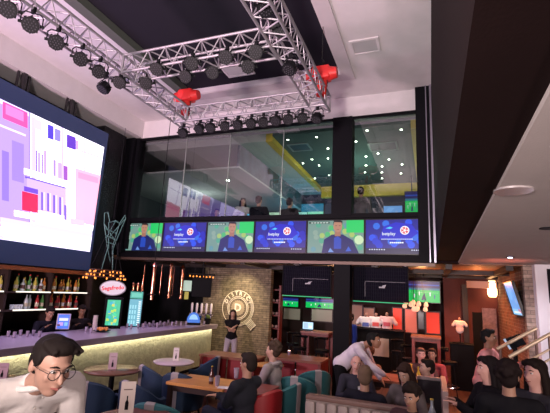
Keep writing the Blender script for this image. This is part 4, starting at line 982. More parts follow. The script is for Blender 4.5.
# table with diners, right of centre
rect_table('dining_table', 'dark dining table between the bald man and the woman looking down', -.85, 5.35, .0, 6.0, M_brntop)
rect_table('dining_table', 'red-lit rear dining table with bottles behind the dark partition', -1.1, 7.2, .05, 7.9, M_wood)
# far service counter and jerseys
def jersey(label, px, py, Y, z0, s=1.0, col=(.8, .76, .8), badge=None, group=None, ped=None):
    a = at(px, py, Y=Y); t = thing('jersey_stand', label, 'jersey display', (a.x, Y, z0), 0, group); b = a.z - z0
    mb = MB(); c = lambda x, z: V(x * s, 0, b + z * s)
    mb.ell(c(0, .16), (.165 * s, .10 * s, .19 * s), ico=3); mb.ell(c(0, .36), (.18 * s, .10 * s, .16 * s), ico=3); mb.cap(c(-.15, .47), c(.15, .47), .065 * s, .065 * s, 12)
    for k in (-1, 1): mb.cap(c(k * .17, .47), c(k * .27, .32), .07 * s, .065 * s, 12)
    t_ = skin_obj('jersey', mb, colmat('jersey', col, .8), t, .014, 2)
    MB().cyl((0, 0, 0), (0, 0, b + .58 * s), .015).build('pole', M_can, t); MB().cyl((0, 0, 0), (0, 0, .02), .16, seg=20).build('base', M_can, t)
    mb = MB(); mb.ell((0, 0, b + .59 * s), (.05 * s, .05 * s, .07 * s), seg=12); mb.build('neck_form', mat('mannequin_neck', (.35, .22, .18), .6), t, smooth=True)
    if badge: 
        mb = MB(); mb.box((-.1 * s, -.108 * s, b + .24 * s), (.1 * s, -.09 * s, b + .36 * s)); mb.build('print', colmat('print', badge, .7), t)
    return t
jersey('short sleeved pale jersey on a bust standing on the black pedestal', 460, 333, 11.4, 1.05, .56, (.80, .62, .58), (.65, .45, .42))
pz = at(460, 332, Y=11.4); pb1 = at(455, 340, Y=11.4); pb2 = at(472, 340, Y=11.4)
t = thing('display_pedestal', 'tall black pedestal carrying the pale jersey bust', 'pedestal', (pz.x + .02, 11.4, 0))
MB().box((-.26, -.2, 0), (.26, .2, 1.03), .008).build('column', M_black, t); MB().box((-.27, -.21, 1.03), (.27, .21, 1.05), .004).build('top_plate', M_blackm, t)
cb = at(352, 333, Y=11.6); ce = at(404, 340, Y=11.6)
t = thing('service_counter', 'black service counter right of the column under the jerseys', 'counter', ((cb.x + ce.x) / 2, 11.8, 0)); w = (ce.x - cb.x) / 2; zc = 1.22
MB().box((-w, -.3, 0), (w, .3, zc - .04)).build('carcass', M_blackm, t); MB().box((-w - .02, -.33, zc - .04), (w + .02, .33, zc), .006).build('counter_top', M_black, t)
MB().box((-w * .35, -.32, .55), (w * .45, -.30, 1.0)).build('lit_panel', mat('beige_front', (.50, .42, .36), .6), t)
for i, (px, cc, bd) in enumerate(((366, (.75, .78, .85), (.1, .15, .5)), (376, (.85, .82, .85), (.7, .1, .1)), (387, (.8, .55, .6), (.6, .1, .15)))):
    jersey(['white and blue jersey bust left on the black counter', 'white jersey bust with red print in the middle of the counter', 'pinkish jersey bust at the right of the counter'][i], px, 334, 11.8, zc, .86, cc, bd, 'jerseys on the service counter')
# red lit panels and windows of the back room
M_redlit = mat('coral_painted_panel', (.85, .14, .10), .6)
M_beige = mat('beige_partition', (.45, .40, .36), .7)
def wpanel(label, pa, pb, Y, m, name='wall_panel', frame=M_leg, cat='panel', group=None):
    a = at(*pa, Y=Y); b = at(*pb, Y=Y); w = (b.x - a.x) / 2; h = a.z - b.z
    t = thing(name, label, cat, ((a.x + b.x) / 2, Y, b.z), 0, group)
    MB().box((-w, 0, 0), (w, .03, h), .005).build('panel', m, t)
    mb = MB(); f = .03
    for q in (((-w - f, -.01, -f), (w + f, .035, 0)), ((-w - f, -.01, h), (w + f, .035, h + f)), ((-w - f, -.01, 0), (-w, .035, h)), ((w, -.01, 0), (w + f, .035, h))): mb.box(*q)
    mb.build('frame', frame, t)
    return t
wpanel('coral red panel left in the back room beside the counter', (393, 308), (402, 331), 13.6, M_redlit, group='red lit wall panels')
wpanel('coral red panel with pale glow under the glass pendants', (405, 309), (417, 333), 13.6, mat('salmon_panel', (.8, .35, .28), .6), group='red lit wall panels')
wpanel('bluish grey window between the coral panels', (418, 310), (424, 329), 13.6, mat('blue_window', (.10, .14, .20), .2), group='red lit wall panels')
wpanel('bright coral red panel beneath the football television', (426, 312), (440, 334), 13.0, mat('bright_coral_panel', (.95, .10, .07), .6), group='red lit wall panels')
wpanel('beige partition under the green televisions left of the column', (284, 308), (300, 320), 13.8, M_beige); wpanel('beige partition with lower rail left of the column', (312, 309), (332, 322), 13.8, M_beige)
wpanel('beige partition right of the column behind the counter', (352, 305), (362, 330), 13.6, M_beige); 
wpanel('dim tan cabinet front behind the jerseys', (364, 308), (374, 326), 13.6, mat('tan_cabinet', (.40, .33, .26), .6))
# shelf frame right of the emblem wall
a = at(268, 340, Y=11.4); b = at(281, 288, Y=11.4)
t = thing('wall_rack', 'narrow dark red rack standing right of the tan brick wall', 'rack', (a.x + .18, 11.4, 0))
for x in (-.16, .16): MB().box((x - .025, -.12, 0), (x + .025, .12, 2.25), .004).build('upright', M_redw, t)
for i in range(6): MB().box((-.135, -.11, .3 + .36 * i), (.135, .11, .33 + .36 * i)).build('shelf', M_redw, t)
rnd = random.Random(4); mb = None
for i in range(5):
    for s in (-.07, .05):
        m = thing('sports_ball', 'small pale ball on the dark red rack' , 'ball', (a.x + .18 + s, 11.4, .33 + .36 * i + .045), 0, 'balls on the dark red rack'); MB().ell((0, 0, 0), .045, ico=2).build('ball_skin', mat('pale_ball', (.5, .3, .28), .6), m, smooth=True)
# high tables and stools
def high_table(label, x0, y0, x1, y1, z, top=M_wood):
    return rect_table('high_table', label, x0, y0, x1, y1, top, z, M_redw)
a = at(303, 325, Y=10.6); b = at(331, 325, Y=10.6)
high_table('high wooden table with a laptop left of the black column', a.x, 10.4, b.x, 11.0, 1.12)
a = at(411, 335, Y=9.9); b = at(441, 335, Y=9.9); high_table('high red-lit table below the coral panel', a.x, 9.7, b.x, 10.3, at(428, 337, Y=9.7).z, M_wood)
def stool(label, x, y, z=.78, rz=0, group='black bar stools'):
    if 'stool' in CH: return dup(CH['stool'], (x, y, 0), rz, label, group)
    t = thing('bar_stool', label, 'stool', (x, y, 0), rz, group)
    MB().cyl((0, 0, z - .06), (0, 0, z), .17, seg=22).build('seat', M_black, t, smooth=True)
    k = 12; mb = MB(); mb.tube([(.17 * math.cos(PI * i / k), .17 * math.sin(PI * i / k), z + .24) for i in range(k + 1)], .03, 8); mb.build('backrest', M_black, t, smooth=True)
    for an in (30, 90, 150): MB().cyl((.16 * math.cos(R(an)), .16 * math.sin(R(an)), z - .02), (.17 * math.cos(R(an)), .17 * math.sin(R(an)), z + .24), .01, seg=6).build('back_post', M_can, t)
    for an in (45, 135, 225, 315): MB().cyl((.12 * math.cos(R(an)), .12 * math.sin(R(an)), z - .06), (.21 * math.cos(R(an)), .21 * math.sin(R(an)), 0), .014, .011, 8).build('leg', M_can, t)
    MB().tube([(.18 * math.cos(2 * PI * i / 20), .18 * math.sin(2 * PI * i / 20), .28) for i in range(20)], .009, 6, True).build('foot_ring', M_chrome, t)
    CH['stool'] = t; return t
for px, Y, nm in ((293, 10.6, 'black bar stool left of the high wooden table'), (300, 9.95, 'black bar stool before the high wooden table'), (322, 9.9, 'black bar stool between high wooden table and column'), (448, 10.0, 'black bar stool right of the red-lit high table'), (409, 9.9, 'black bar stool left of the red-lit high table'), (428, 9.1, 'black bar stool before the red-lit high table'), (398, 11.0, 'black bar stool before the service counter')):
    p = at(px, 335, Y=Y); stool(nm, p.x, Y, rz=R(hash(px) % 90))
# laptop and glasses upstairs / on tables
def laptop(label, x, y, z, w, rz, col):
    t = thing('laptop', label, 'laptop', (x, y, z), rz, 'laptops')
    MB().box((-w / 2, -.12, 0), (w / 2, .1, .015), .004).build('keyboard_base', M_can, t)
    l = MB().box((-w / 2, .1, .015), (w / 2, .115, .015 + w * .65), .004).build('lid', M_can, t)
    pic_thing(t, w * .92, w * .58, [(0, 0, 1, 1, col), (.1, .1, .5, .9, tuple(c * .7 for c in col)), (.6, .2, .9, .5, (.9, .9, .95))], 'screen', 1.2, .099).location.z = .03
    return t
p = at(308, 324, Y=10.7); laptop('bright laptop on the high wooden table left of the column', p.x, 10.6, 1.12, .3, 0, (.45, .75, 1))
t = thing('gallery_table', 'long dark gallery table with laptops behind the left glass pane', 'table', (-4.3, 10.2, 3.2))
MB().box((-1.3, -.3, .72), (2.4, .3, .76), .006).build('tabletop', mat('gallery_tabletop', (.16, .05, .04), .4), t)
for x in (-1.2, .6, 2.3): MB().box((x - .03, -.25, 0), (x + .03, .25, .72)).build('leg', M_can, t)
for i, (px, col, w) in enumerate(((250, (.12, .55, .85), .28), (273, (.45, .7, .5), .32), (290, (.4, .65, .6), .32), (301, (.35, .8, .7), .3))):
    p = at(px, 214, Y=10.1); laptop(['blue screened laptop in the gallery beside the woman in white', 'pale laptop in the gallery right of the dark suited man', 'pale laptop in the gallery before the seated dark figure', 'greenish laptop at the right end of the gallery table'][i], p.x, 10.1, 3.96, w, 0, col)
# bottles and glasses on tables
def beer(label, x, y, z, col, s=1, group='bottles on the dining tables'):
    t = thing('beer_bottle', label, 'bottle', (x, y, z), 0, group)
    MB().lathe([(.03 * s, 0), (.032 * s, .01), (.032 * s, .13 * s), (.013 * s, .18 * s), (.012 * s, .23 * s)], seg=14).build('glass_body', colmat('beer_glass', col, .12), t, smooth=True)
    MB().cyl((0, 0, .23 * s), (0, 0, .24 * s), .015 * s).build('cap', M_gold, t); MB().lathe([(.0328 * s, .04 * s), (.0328 * s, .09 * s)], seg=14).build('paper_label', M_stripe, t); return t
def tumbler(label, x, y, z, s=1, col=None, group='drinking glasses on the tables'):
    t = thing('drinking_glass', label, 'glass', (x, y, z), 0, group)
    MB().lathe([(.028 * s, 0), (.038 * s, .13 * s), (.035 * s, .13 * s), (.026 * s, .012)], seg=16).build('glass_body', colmat('tumbler', col, .1) if col else M_pglass, t, smooth=True)
    MB().cyl((0, 0, .012), (0, 0, .07 * s), .029 * s, seg=14).build('drink', colmat('drink', (.35, .25, .2), .2), t); return t
x, y = atz(211, 384, .75); beer('dark sauce bottle on the orange wood table', x, y, .75, (.10, .03, .02), 1)
x, y = atz(217, 386, .75); tumbler('clear glass beside the dark bottle on the dining table', x, y, .75)
x, y = atz(236, 378, .75); tumbler('clear glass in front of the man in the dark jacket', x, y, .75, 1.1)
x, y = atz(228, 388, .75); t = thing('paper_napkin', 'white paper sheet lying on the dining table', 'paper', (x, y, .751), .3); MB().box((-.14, -.07, 0), (.14, .07, .004)).build('sheet', M_wallw, t)
x, y = atz(343, 388, .85); tumbler('large clear glass before the bald man', -.82, 5.45, .75, 1.6, (.6, .62, .6))
x, y = atz(398, 356, .75); beer('yellow beer bottle on the rear table', -.33, 7.4, .75, (.75, .35, .04), 1.1); beer('second yellow bottle beside it on the rear table', -.22, 7.35, .75, (.7, .42, .05), 1.0)
tumbler('pink drink in a tall glass on the rear table', -.05, 7.3, .75, 1.8, (.75, .3, .3)); tumbler('red glass at the left of the rear table', -.5, 7.6, .75, 1.0, (.6, .08, .06))
x, y = atz(433, 398, .9); beer('clear water bottle before the dark low partition', -.02, 4.9, .75, (.35, .4, .45), 1.2)
rect_table('dining_table', 'dark table in front of the low partition carrying a water bottle', -.25, 4.55, .2, 5.1, M_brntop)
p = at(471, 395, Y=3.6); t = thing('drinking_glass', 'tall glass glowing green and blue on the right group table', 'glass', (p.x, 3.6, 1.02))
MB().lathe([(.03, 0), (.042, .2), (.039, .2), (.027, .012)], seg=18).build('glass_body', mat('lit_glass', (.15, .4, .35), .1, emit=.35, ecol=(.15, .7, .6)), t, smooth=True); MB().cyl((0, 0, .02), (0, 0, .12), .03).build('drink', mat('lit_drink', (.1, .35, .6), .2, emit=.5, ecol=(.2, .5, .9)), t)
t = round_table('dark round high table of the group at the lower right', p.x - .02, 3.62, .42, M_brntop, 1.02)
# glass pendant cluster
p = at(415, 303, Y=11.0); t = thing('glass_pendant_cluster', 'cluster of warm lit glass pendants before the coral panels', 'chandelier', p)
M_pend = mat('warm_pendant_glass', (.7, .5, .4), .15, emit=.8, ecol=(1, .5, .3)); rnd = random.Random(2)
for i in range(11):
    x, y, z = (rnd.random() - .5) * .52, (rnd.random() - .5) * .3, (rnd.random() - .6) * .22
    o = MB().lathe([(.02, .05), (.05, .0), (.055, -.05), (.03, -.08)], c=(x, y, z), seg=12).build('pendant', M_pend, t, smooth=True)
    MB().cyl((x, y, z + .05), (x * .5, y * .5, 2.78 - p.z), .004, seg=5).build('cord', M_can, o)
# stairs with handrails on the right
M_rail = mat('brass_handrail', (.75, .60, .42), .3, metal=.4)
t = thing('stair_railing', 'pale brass stair railing rising to the right before the brick wall', 'railing', (1.0, 6.0, 0))
def RP(px, py, Y): p = at(px, py, Y=Y); return (p.x - 1.0, p.y - 6.0, p.z)
for (a, b, Y) in (((497, 349), (537, 328), 6.6), ((509, 357), (552, 333), 5.8), ((538, 366), (552, 358), 5.8), ((530, 360), (552, 348), 5.8)):
    MB().tube([RP(*a, Y), RP(*b, Y)], .022 if b[1] < 340 else .012, 10).build('handrail' if b[1] < 340 else 'lower_rail', M_rail, t, smooth=True)
for (q, Y) in (((535, 329), 6.6), ((500, 347), 6.6), ((512, 356), 5.8), ((549, 335), 5.8)):
    x, y, z = RP(*q, Y); MB().cyl((x, y, 0), (x, y, z), .016, seg=10).build('post', mat('dark_bronze', (.16, .10, .08), .4, metal=.6), t)
t = thing('staircase', 'short dark staircase under the brass railing at right', 'stairs', (1.1, 6.2, 0))
for i in range(5): MB().box((-.2 + .28 * i, -.35, 0), (-.2 + .28 * (i + 1), .35, .17 * (i + 1))).build('step', M_leg, t)
p = at(516, 344, Y=7.0); t = thing('menu_display', 'dark lectern screen with a bluish edge between the handrails', 'stand', (p.x, 7.1, 0))
MB().cyl((0, 0, 0), (0, 0, p.z), .03).build('pole', M_can, t); o = MB().box((-.2, -.02, -.14), (.2, .02, .14), .006).build('screen_case', M_black, t); o.location = (0, 0, p.z + .02); o.rotation_euler = (R(-30), R(-25), 0); o.scale = (.6, .6, .6)
o2 = MB().box((-.2, -.026, -.14), (-.15, -.021, .14)).build('lit_edge', emis('bluish_edge', (.5, .6, .8), .8), o)
# windows / dark opening in the right white wall
sbox('window_3', (2.03, 8.92, 2.1), (2.6, 8.95, 2.72), M_black)
SK = {'warm': (.46, .26, .19), 'tan': (.44, .24, .16), 'light': (.56, .34, .25), 'brown': (.30, .15, .09), 'pink': (.62, .34, .28)}
def person(label, head, face, hip=None, lean=0, side=0, hz=0, yaw=0, pitch=0, roll=0, nk=.17, hf=.5, hands=None, feet=None, hair='short', hc=(.015, .01, .009), skin='tan', top=(.05, .05, .06), bottom=(.02, .02, .03),
           z0=0, s=1.0, fem=False, vox=.015, sleeve=1.0, group=None, extra=None, glasses=False, stand=False, shoes=(.01, .01, .01)):
    """head: where the head's centre is in the hall. face: degrees, 0 looks to -Y, 90 to +X."""
    a = R(lean); up = V(0, -math.sin(a), math.cos(a)); up2 = V(0, -math.sin(a * hf), math.cos(a * hf)); sd = V(math.sin(R(side)), 0, 0)
    up = (up + sd).normalized()
    spine, neck = .50 * s, nk * s
    off = up * spine + up2 * neck
    Rz = Matrix.Rotation(R(face), 3, 'Z'); root = Vector(head) - Rz @ off; hipz = root.z - z0
    t = thing('person', label, 'person', (root.x, root.y, z0), R(face), group)
    P = V(0, 0, hipz); C = P + up * .33 * s; N = P + up * spine; H = N + up2 * neck
    seated = not stand
    sw = (.165 if fem else .19) * s; ms = skin_m = colmat('skin', SK[skin], .55)
    hr = Euler((R(pitch), R(roll), R(yaw)), 'YXZ').to_matrix()
    Hq = lambda x, y, z: H + hr @ (V(x, y, z) * s)
    # joints
    sh = {k: P + up * .45 * s + V(k * sw, 0, 0) for k in (-1, 1)}
    if hands is None: hands = {-1: V(-.16, -.36, hipz + .24), 1: V(.16, -.36, hipz + .24)} if seated else {-1: V(-.25, -.08, hipz - .08), 1: V(.25, -.08, hipz - .08)}
    else: hands = {-1: Vector(hands[0]), 1: Vector(hands[1])}
    el, wr = {}, {}
    for k in (-1, 1): el[k], wr[k] = ik(sh[k], hands[k], .285 * s, .25 * s, V(k * .5, .45, -.8))
    hj = {k: P + V(k * .09 * s, 0, -.02) for k in (-1, 1)}
    if feet is None:
        feet = {k: V(k * .12, -.46 * s, .07) for k in (-1, 1)} if seated else {k: V(k * .11, .02 - k * .04, .07) for k in (-1, 1)}
    else: feet = {-1: Vector(feet[0]), 1: Vector(feet[1])}
    kn, an = {}, {}
    for k in (-1, 1): kn[k], an[k] = ik(hj[k], feet[k], .44 * s, .43 * s, V(k * .1, -1, .25))
    # body: one continuous surface
    mb = MB(); q = 1.0
    mb.ell(P + V(0, 0, .0), (.155 * s, .115 * s, .12 * s), ico=3); mb.cap(P, P + up * .2 * s, .115 * s, .11 * s, 14); mb.ell(P + up * .33 * s, (.15 * s, .105 * s, .17 * s), up.to_track_quat('Z', 'Y').to_matrix() if abs(up.z) < .9 else None, ico=3)
    mb.cap(sh[-1], sh[1], .055 * s, .055 * s, 12); mb.cap(N - up * .06 * s, H - up2 * .04 * s, .058 * s, .052 * s, 12)
    for k in (-1, 1):
        mb.cap(sh[k], el[k], .05 * s, .04 * s, 12); mb.cap(el[k], wr[k], .04 * s, .027 * s, 12)
        mb.cap(hj[k], kn[k], .082 * s, .055 * s, 12); mb.cap(kn[k], an[k], .054 * s, .036 * s, 12); mb.cap(an[k], an[k] + V(0, -.15 * s, -.035), .034 * s, .026 * s, 10)
        d = (wr[k] - el[k]).normalized(); hand(mb, wr[k] + d * .005, (d + V(0, -.2, -.1)).normalized(), k, V(0, 0, 1) if abs(d.z) < .8 else V(0, -1, 0), s)
    # head with face
    mb.ell(Hq(0, .012, .035), (.076 * s, .094 * s, .088 * s), hr, ico=3); mb.ell(Hq(0, -.022, -.02), (.061 * s, .070 * s, .088 * s), hr, ico=3); mb.ell(Hq(0, -.045, -.085), (.034 * s, .038 * s, .028 * s), hr, ico=3)
    mb.cap(Hq(0, -.086, .015), Hq(0, -.108, -.028), .010 * s, .015 * s, 8); mb.ell(Hq(0, -.082, .034), (.048 * s, .016 * s, .012 * s), hr, ico=2)
    mb.ell(Hq(0, -.088, -.058), (.022 * s, .012 * s, .010 * s), hr, ico=2)
    for k in (-1, 1): mb.ell(Hq(k * .078, .012, .0), (.012 * s, .02 * s, .032 * s), hr, ico=2); mb.ell(Hq(k * .040, -.064, -.018), (.020 * s, .018 * s, .020 * s), hr, ico=2)
    body = skin_obj('body', mb, ms, t, vox, 3)
    mw = mat('eye_white', (.7, .66, .62), .3); mbk = mat('eye_iris', (.02, .012, .01), .2)
    for k in (-1, 1):
        e = MB().ell(Hq(k * .031, -.080, .012), (.0135 * s, .009 * s, .0085 * s), hr, seg=10).build('eye', mw, t, smooth=True); MB().ell(Hq(k * .031 - .001, -.0875, .012), (.0058 * s, .003 * s, .006 * s), hr, seg=8).build('iris', mbk, e, smooth=True)
        MB().tube([Hq(k * .014, -.091, .031), Hq(k * .032, -.092, .037), Hq(k * .052, -.080, .031)], [.0035 * s, .0045 * s, .002 * s], 6).build('eyebrow', colmat('hair', hc, .75, spec=.15), t)
    MB().tube([Hq(-.024, -.089, -.056), Hq(0, -.101, -.058), Hq(.024, -.089, -.056)], [.003, .006, .003], 6).build('lips', mat('lip_colour', (.36, .12, .10), .5), t, smooth=True)
    # hair
    if hair != 'bald':
        mh = colmat('hair', hc, .75, spec=.15); mb = MB(); rn = random.Random(len(label))
        if hair == 'quiff': mb.ell(Hq(0, .022, .055), (.080 * s, .092 * s, .078 * s), hr, ico=3); mb.ell(Hq(0, .046, .01), (.076 * s, .064 * s, .075 * s), hr, ico=3)
        else: mb.ell(Hq(0, .026, .052), (.084 * s, .094 * s, .084 * s), hr, ico=3); mb.ell(Hq(0, .055, .0), (.078 * s, .062 * s, .085 * s), hr, ico=3)
        mb.ell(Hq(0, -.045, .098), (.062 * s, .045 * s, .032 * s), hr, ico=2)
        for k in (-1, 1): mb.ell(Hq(k * .072, .0, .04), (.014 * s, .035 * s, .035 * s), hr, ico=2)
        if hair == 'quiff':
            for i in range(15):
                x = -.055 + .0079 * i; mb.cap(Hq(x, .0, .122 - abs(x) * .3), Hq(x * 1.15 + .01, -.075 - .006 * math.sin(i * 1.9), .100 + .012 * math.sin(i * 2.3) - abs(x) * .25), .017 * s, .010 * s, 8)
        if hair == 'curly':
            for i in range(46):
                th, ph = rn.random() * 2 * PI, rn.random() * 1.9; r = .1
                x, y, z = r * .95 * math.sin(ph) * math.cos(th), .03 + r * math.sin(ph) * math.sin(th), .04 + r * math.cos(ph)
                if y < -.03 and z < .07: continue
                mb.ell(Hq(x, y, z), .026 * s, ico=2)
        if hair == 'long':
            for k in (-1, 1):
                mb.cap(Hq(k * .075, .0, .03), Hq(k * .088, .01, -.10), .028 * s, .030 * s, 10); mb.cap(Hq(k * .088, .01, -.10), Hq(k * .095, .0, -.26), .030 * s, .022 * s, 10); mb.ell(Hq(k * .05, -.055, .085), (.03 * s, .03 * s, .03 * s), hr, ico=2)
            mb.ell(Hq(0, .075, -.12), (.10 * s, .045 * s, .17 * s), hr, ico=3)
        if hair == 'bun': mb.ell(Hq(0, .11, .07), .042 * s, ico=2)
        skin_obj('hair', mb, mh, t, vox * .8, 2)
    else:
        mh = colmat('hair', hc, .75, spec=.15); mb = MB()
        for k in (-1, 1): mb.ell(Hq(k * .07, .04, .0), (.013 * s, .04 * s, .03 * s), hr, ico=2)
        mb.ell(Hq(0, .088, -.01), (.06 * s, .016 * s, .035 * s), hr, ico=2); skin_obj('hair', mb, mh, t, .009, 1)
    # top
    mt = colmat('cloth', top, .85, spec=.12, vary=.08, bump=.25, bscale=25); g = .016 * s; mb = MB()
    mb.cap(P + up * .0, P + up * .2 * s, .115 * s + g, .11 * s + g, 14); mb.ell(P + V(0, 0, .03), (.158 * s + g, .118 * s + g, .12 * s), ico=3); mb.ell(P + up * .33 * s, (.155 * s + g, .108 * s + g, .175 * s), up.to_track_quat('Z', 'Y').to_matrix() if abs(up.z) < .9 else None, ico=3)
    if fem:
        for k in (-1, 1): mb.ell(P + up * .33 * s + V(k * .06 * s, -.08 * s, 0), .062 * s, ico=2)
    mb.cap(sh[-1], sh[1], .055 * s + g, .055 * s + g, 12); mb.cap(N - up * .08 * s, N - up * .015 * s, .085 * s, .068 * s, 12)
    for k in (-1, 1):
        mb.cap(sh[k], el[k] if sleeve > .5 else sh[k].lerp(el[k], .6), .052 * s + g, .042 * s + g, 12)
        if sleeve > .9: mb.cap(el[k], wr[k], .041 * s + g, .028 * s + g, 12)
        elif sleeve > .5: mb.cap(el[k], el[k].lerp(wr[k], .35), .041 * s + g, .038 * s + g, 12)
    topo = skin_obj('jacket' if sum(top) < .5 else 'shirt', mb, mt, t, vox, 2)
    # trousers, shoes
    mb = MB(); g = .012 * s; mb.ell(P + V(0, 0, -.02), (.152 * s + g, .113 * s + g, .11 * s), ico=3)
    for k in (-1, 1): mb.cap(hj[k], kn[k], .084 * s + g, .058 * s + g, 12); mb.cap(kn[k], an[k] + V(0, 0, .03), .056 * s + g, .045 * s + g, 12)
    skin_obj('trousers', mb, colmat('cloth', bottom, .85, spec=.12, vary=.08, bump=.25, bscale=25), t, vox, 2)
    for k in (-1, 1):
        mb = MB(); mb.cap(an[k] + V(0, .02, -.02), an[k] + V(0, -.15 * s, -.03), .042 * s, .034 * s, 10)
        for v in mb.bm.verts: v.co.z = max(v.co.z, 0.0)
        mb.build('shoe', colmat('shoe', shoes, .4), t, smooth=True)
    if glasses:
        mg = mat('glasses_frame', (.03, .03, .035), .25, metal=.5); gt = bpy.data.objects.new('glasses', None); COL.objects.link(gt); gt.parent = t
        mb = MB()
        for k in (-1, 1):
            mb.tube([Hq(k * .034 + .026 * math.cos(2 * PI * i / 24), -.105 + .006 * abs(math.cos(2 * PI * i / 24)), .008 + .022 * math.sin(2 * PI * i / 24)) for i in range(24)], .0017, 6, True)
            mb.tube([Hq(k * .060, -.098, .014), Hq(k * .078, -.05, .014), Hq(k * .082, .01, .012)], .0016, 6)
        mb.tube([Hq(-.009, -.105, .012), Hq(0, -.108, .015), Hq(.009, -.105, .012)], .0017, 6); mb.build('glasses_frame', mg, gt)
    if extra: extra(t, dict(P=P, up=up, N=N, H=H, Hq=Hq, sh=sh, el=el, wr=wr, hr=hr, s=s, top=topo))
    return t
# the young waiter close to the camera
hp = at(51, 366, Y=1.42)
def collar(t, J):
    mb = MB(); N, up = J['N'], J['up']; k = 20
    for r, z in ((.074, .0),): mb.tube([N + up * (.01) + V(r * math.cos(2 * PI * i / k), r * .95 * math.sin(2 * PI * i / k), .012 * math.sin(2 * PI * i / k + 1.5)) for i in range(k)], .014, 8, True)
    mb.build('collar', J['top'].data.materials[0], J['top'], smooth=True)
    mb = MB()
    for i in range(4): p = N + up * (-.05 - .08 * i) + V(.0, -.135 + .0 * i, 0); mb.ell(p, (.006, .004, .006), seg=8)
    mb.build('button', mat('shirt_button', (.5, .45, .4), .4), J['top'])
person('young waiter with black glasses and white shirt leaning in at lower left', hp, 72, lean=46, hf=1.15, yaw=4, pitch=16, roll=2, nk=.165, hair='quiff', hc=(.012, .008, .007), skin='warm', top=(.80, .74, .70), stand=True, vox=.0055, glasses=True, s=.98, extra=collar, hands=((-.30, -.22, 1.0), (.28, -.25, 1.0)))
def at_h(px, py, **k): return at(px, py, **k)
# behind the bar
person('bartender in black looking down beside the glowing tablet', at(50, 313, X=-7.12), 75, lean=18, pitch=25, top=(.012, .012, .02), stand=True, hands=((-.15, -.35, 1.15), (.12, -.38, 1.15)), skin='tan')
person('bartender in black standing right of the tablet by the cup stack', at(82, 311, X=-7.1), 60, lean=10, pitch=20, top=(.015, .012, .015), stand=True, hands=((-.15, -.3, 1.15), (.15, -.3, 1.15)), skin='brown')
def apron(t, J): pass
person('woman in black top and pale trousers with folded arms at the bar end', at(233, 314, Y=10.15), 20, top=(.008, .007, .010), bottom=(.42, .38, .44), stand=True, fem=True, hair='long', hc=(.02, .012, .01), s=.92, hands=((.10, -.20, 1.13), (-.10, -.22, 1.10)), sleeve=.3, skin='light')
# upstairs
G = 'people sitting in the gallery upstairs'
person('woman in white with dark hair behind the gallery glass', at(243, 202, Y=10.65), 30, z0=3.2, top=(.6, .55, .58), fem=True, hair='long', s=.95, group=G, vox=.018)
person('dark suited man seen from behind in the gallery beside the woman', at(259, 201, Y=9.75), 175, z0=3.2, top=(.015, .014, .02), group=G, vox=.018, s=1.05)
person('dark figure bent over laptops in the gallery under the cyan glow', at(290, 203, Y=9.75), 165, z0=3.2, lean=10, top=(.012, .012, .015), group=G, vox=.018)
person('person in patterned grey shirt with bun behind the right gallery pane', at(361, 192, Y=10.8), 170, z0=3.2, stand=True, top=(.16, .14, .15), hair='bun', group=G, vox=.018, s=1.05)
person('dark figure seen before the pink reflection at the gallery glass', at(217, 213, Y=9.9), 20, z0=3.2, top=(.02, .015, .03), group=G, vox=.018, s=.95)
# dining floor
person('man in dark jacket sitting in the red chair with folded hands', at(248, 364, Y=4.98), -105, lean=-4, yaw=0, pitch=5, hc=(.02, .014, .012), top=(.022, .024, .032), bottom=(.02, .022, .04), hands=((.05, -.36, .72), (-.02, -.37, .70)), s=1.08)
def hood(t, J):
    N, up = J['N'], J['up']; mb = MB(); mb.tube([N + V(.095 * math.cos(a), .02 + .085 * math.sin(a), -.01 + .03 * math.sin(a)) for a in [2 * PI * i / 16 for i in range(16)]], .032, 8, True); mb.build('hood', J['top'].data.materials[0], J['top'], smooth=True)
person('man in a pale grey hoodie with curly hair facing left', at(273, 351, Y=6.2), -95, lean=4, hair='curly', hc=(.05, .032, .022), top=(.36, .33, .33), skin='light', s=1.05, extra=hood)
person('waiter in white shirt and black trousers bending over the diners', at(374, 341, Y=6.95), 84, lean=46, hf=1.45, nk=.19, pitch=-5, top=(.66, .60, .68), bottom=(.008, .008, .010), stand=True, skin='brown', hands=((-.1, -.70, .90), (.12, -.60, .80)), hc=(.01, .01, .01), s=1.0)
person('bald man in dark jacket facing the camera beside the waiter', at(356, 364, Y=6.0), 15, hair='bald', hc=(.06, .04, .03), skin='pink', top=(.03, .03, .045), s=.88, lean=4, roll=8)
person('man with light brown hair and dark jacket seen from behind', at(365, 377, Y=5.1), 165, hc=(.14, .09, .06), top=(.012, .012, .022), lean=6, s=1.0, yaw=20, hands=((-.2, -.3, .75), (.28, -.3, .75)))
person('curly haired person sitting behind the bald man under the waiter', at(367, 353, Y=7.7), -20, hair='curly', hc=(.16, .08, .045), top=(.25, .16, .12), s=1.05)
person('woman with brown long hair in grey looking down at her table', at(405, 374, Y=5.5), -25, hair='long', hc=(.035, .018, .014), top=(.12, .10, .10), fem=True, pitch=25, lean=14, s=.95, skin='light')
person('person in black jacket and white collar facing left by the partition', at(427, 368, Y=6.5), -75, hc=(.012, .008, .008), top=(.014, .012, .018), s=.95, skin='light', hair='short')
person('small dark haired child in front of the low partition', at(411, 397, Y=4.35), -20, hc=(.016, .010, .008), top=(.06, .03, .035), s=.85, lean=14, hair='curly', skin='tan', pitch=12)
person('grey haired diner at the rear table under the red high table', at(421, 355, Y=8.1), 10, hc=(.10, .06, .05), top=(.10, .05, .05), s=.95, skin='pink')
person('dark haired diner in red light beside the grey haired one', at(432, 355, Y=8.7), -10, hc=(.03, .015, .012), top=(.22, .05, .06), s=.95, skin='tan')
person('person in a royal blue shirt half hidden behind the black column', at(350, 318, Y=10.9), -40, hc=(.012, .01, .01), top=(.02, .05, .28), stand=True, s=.95)
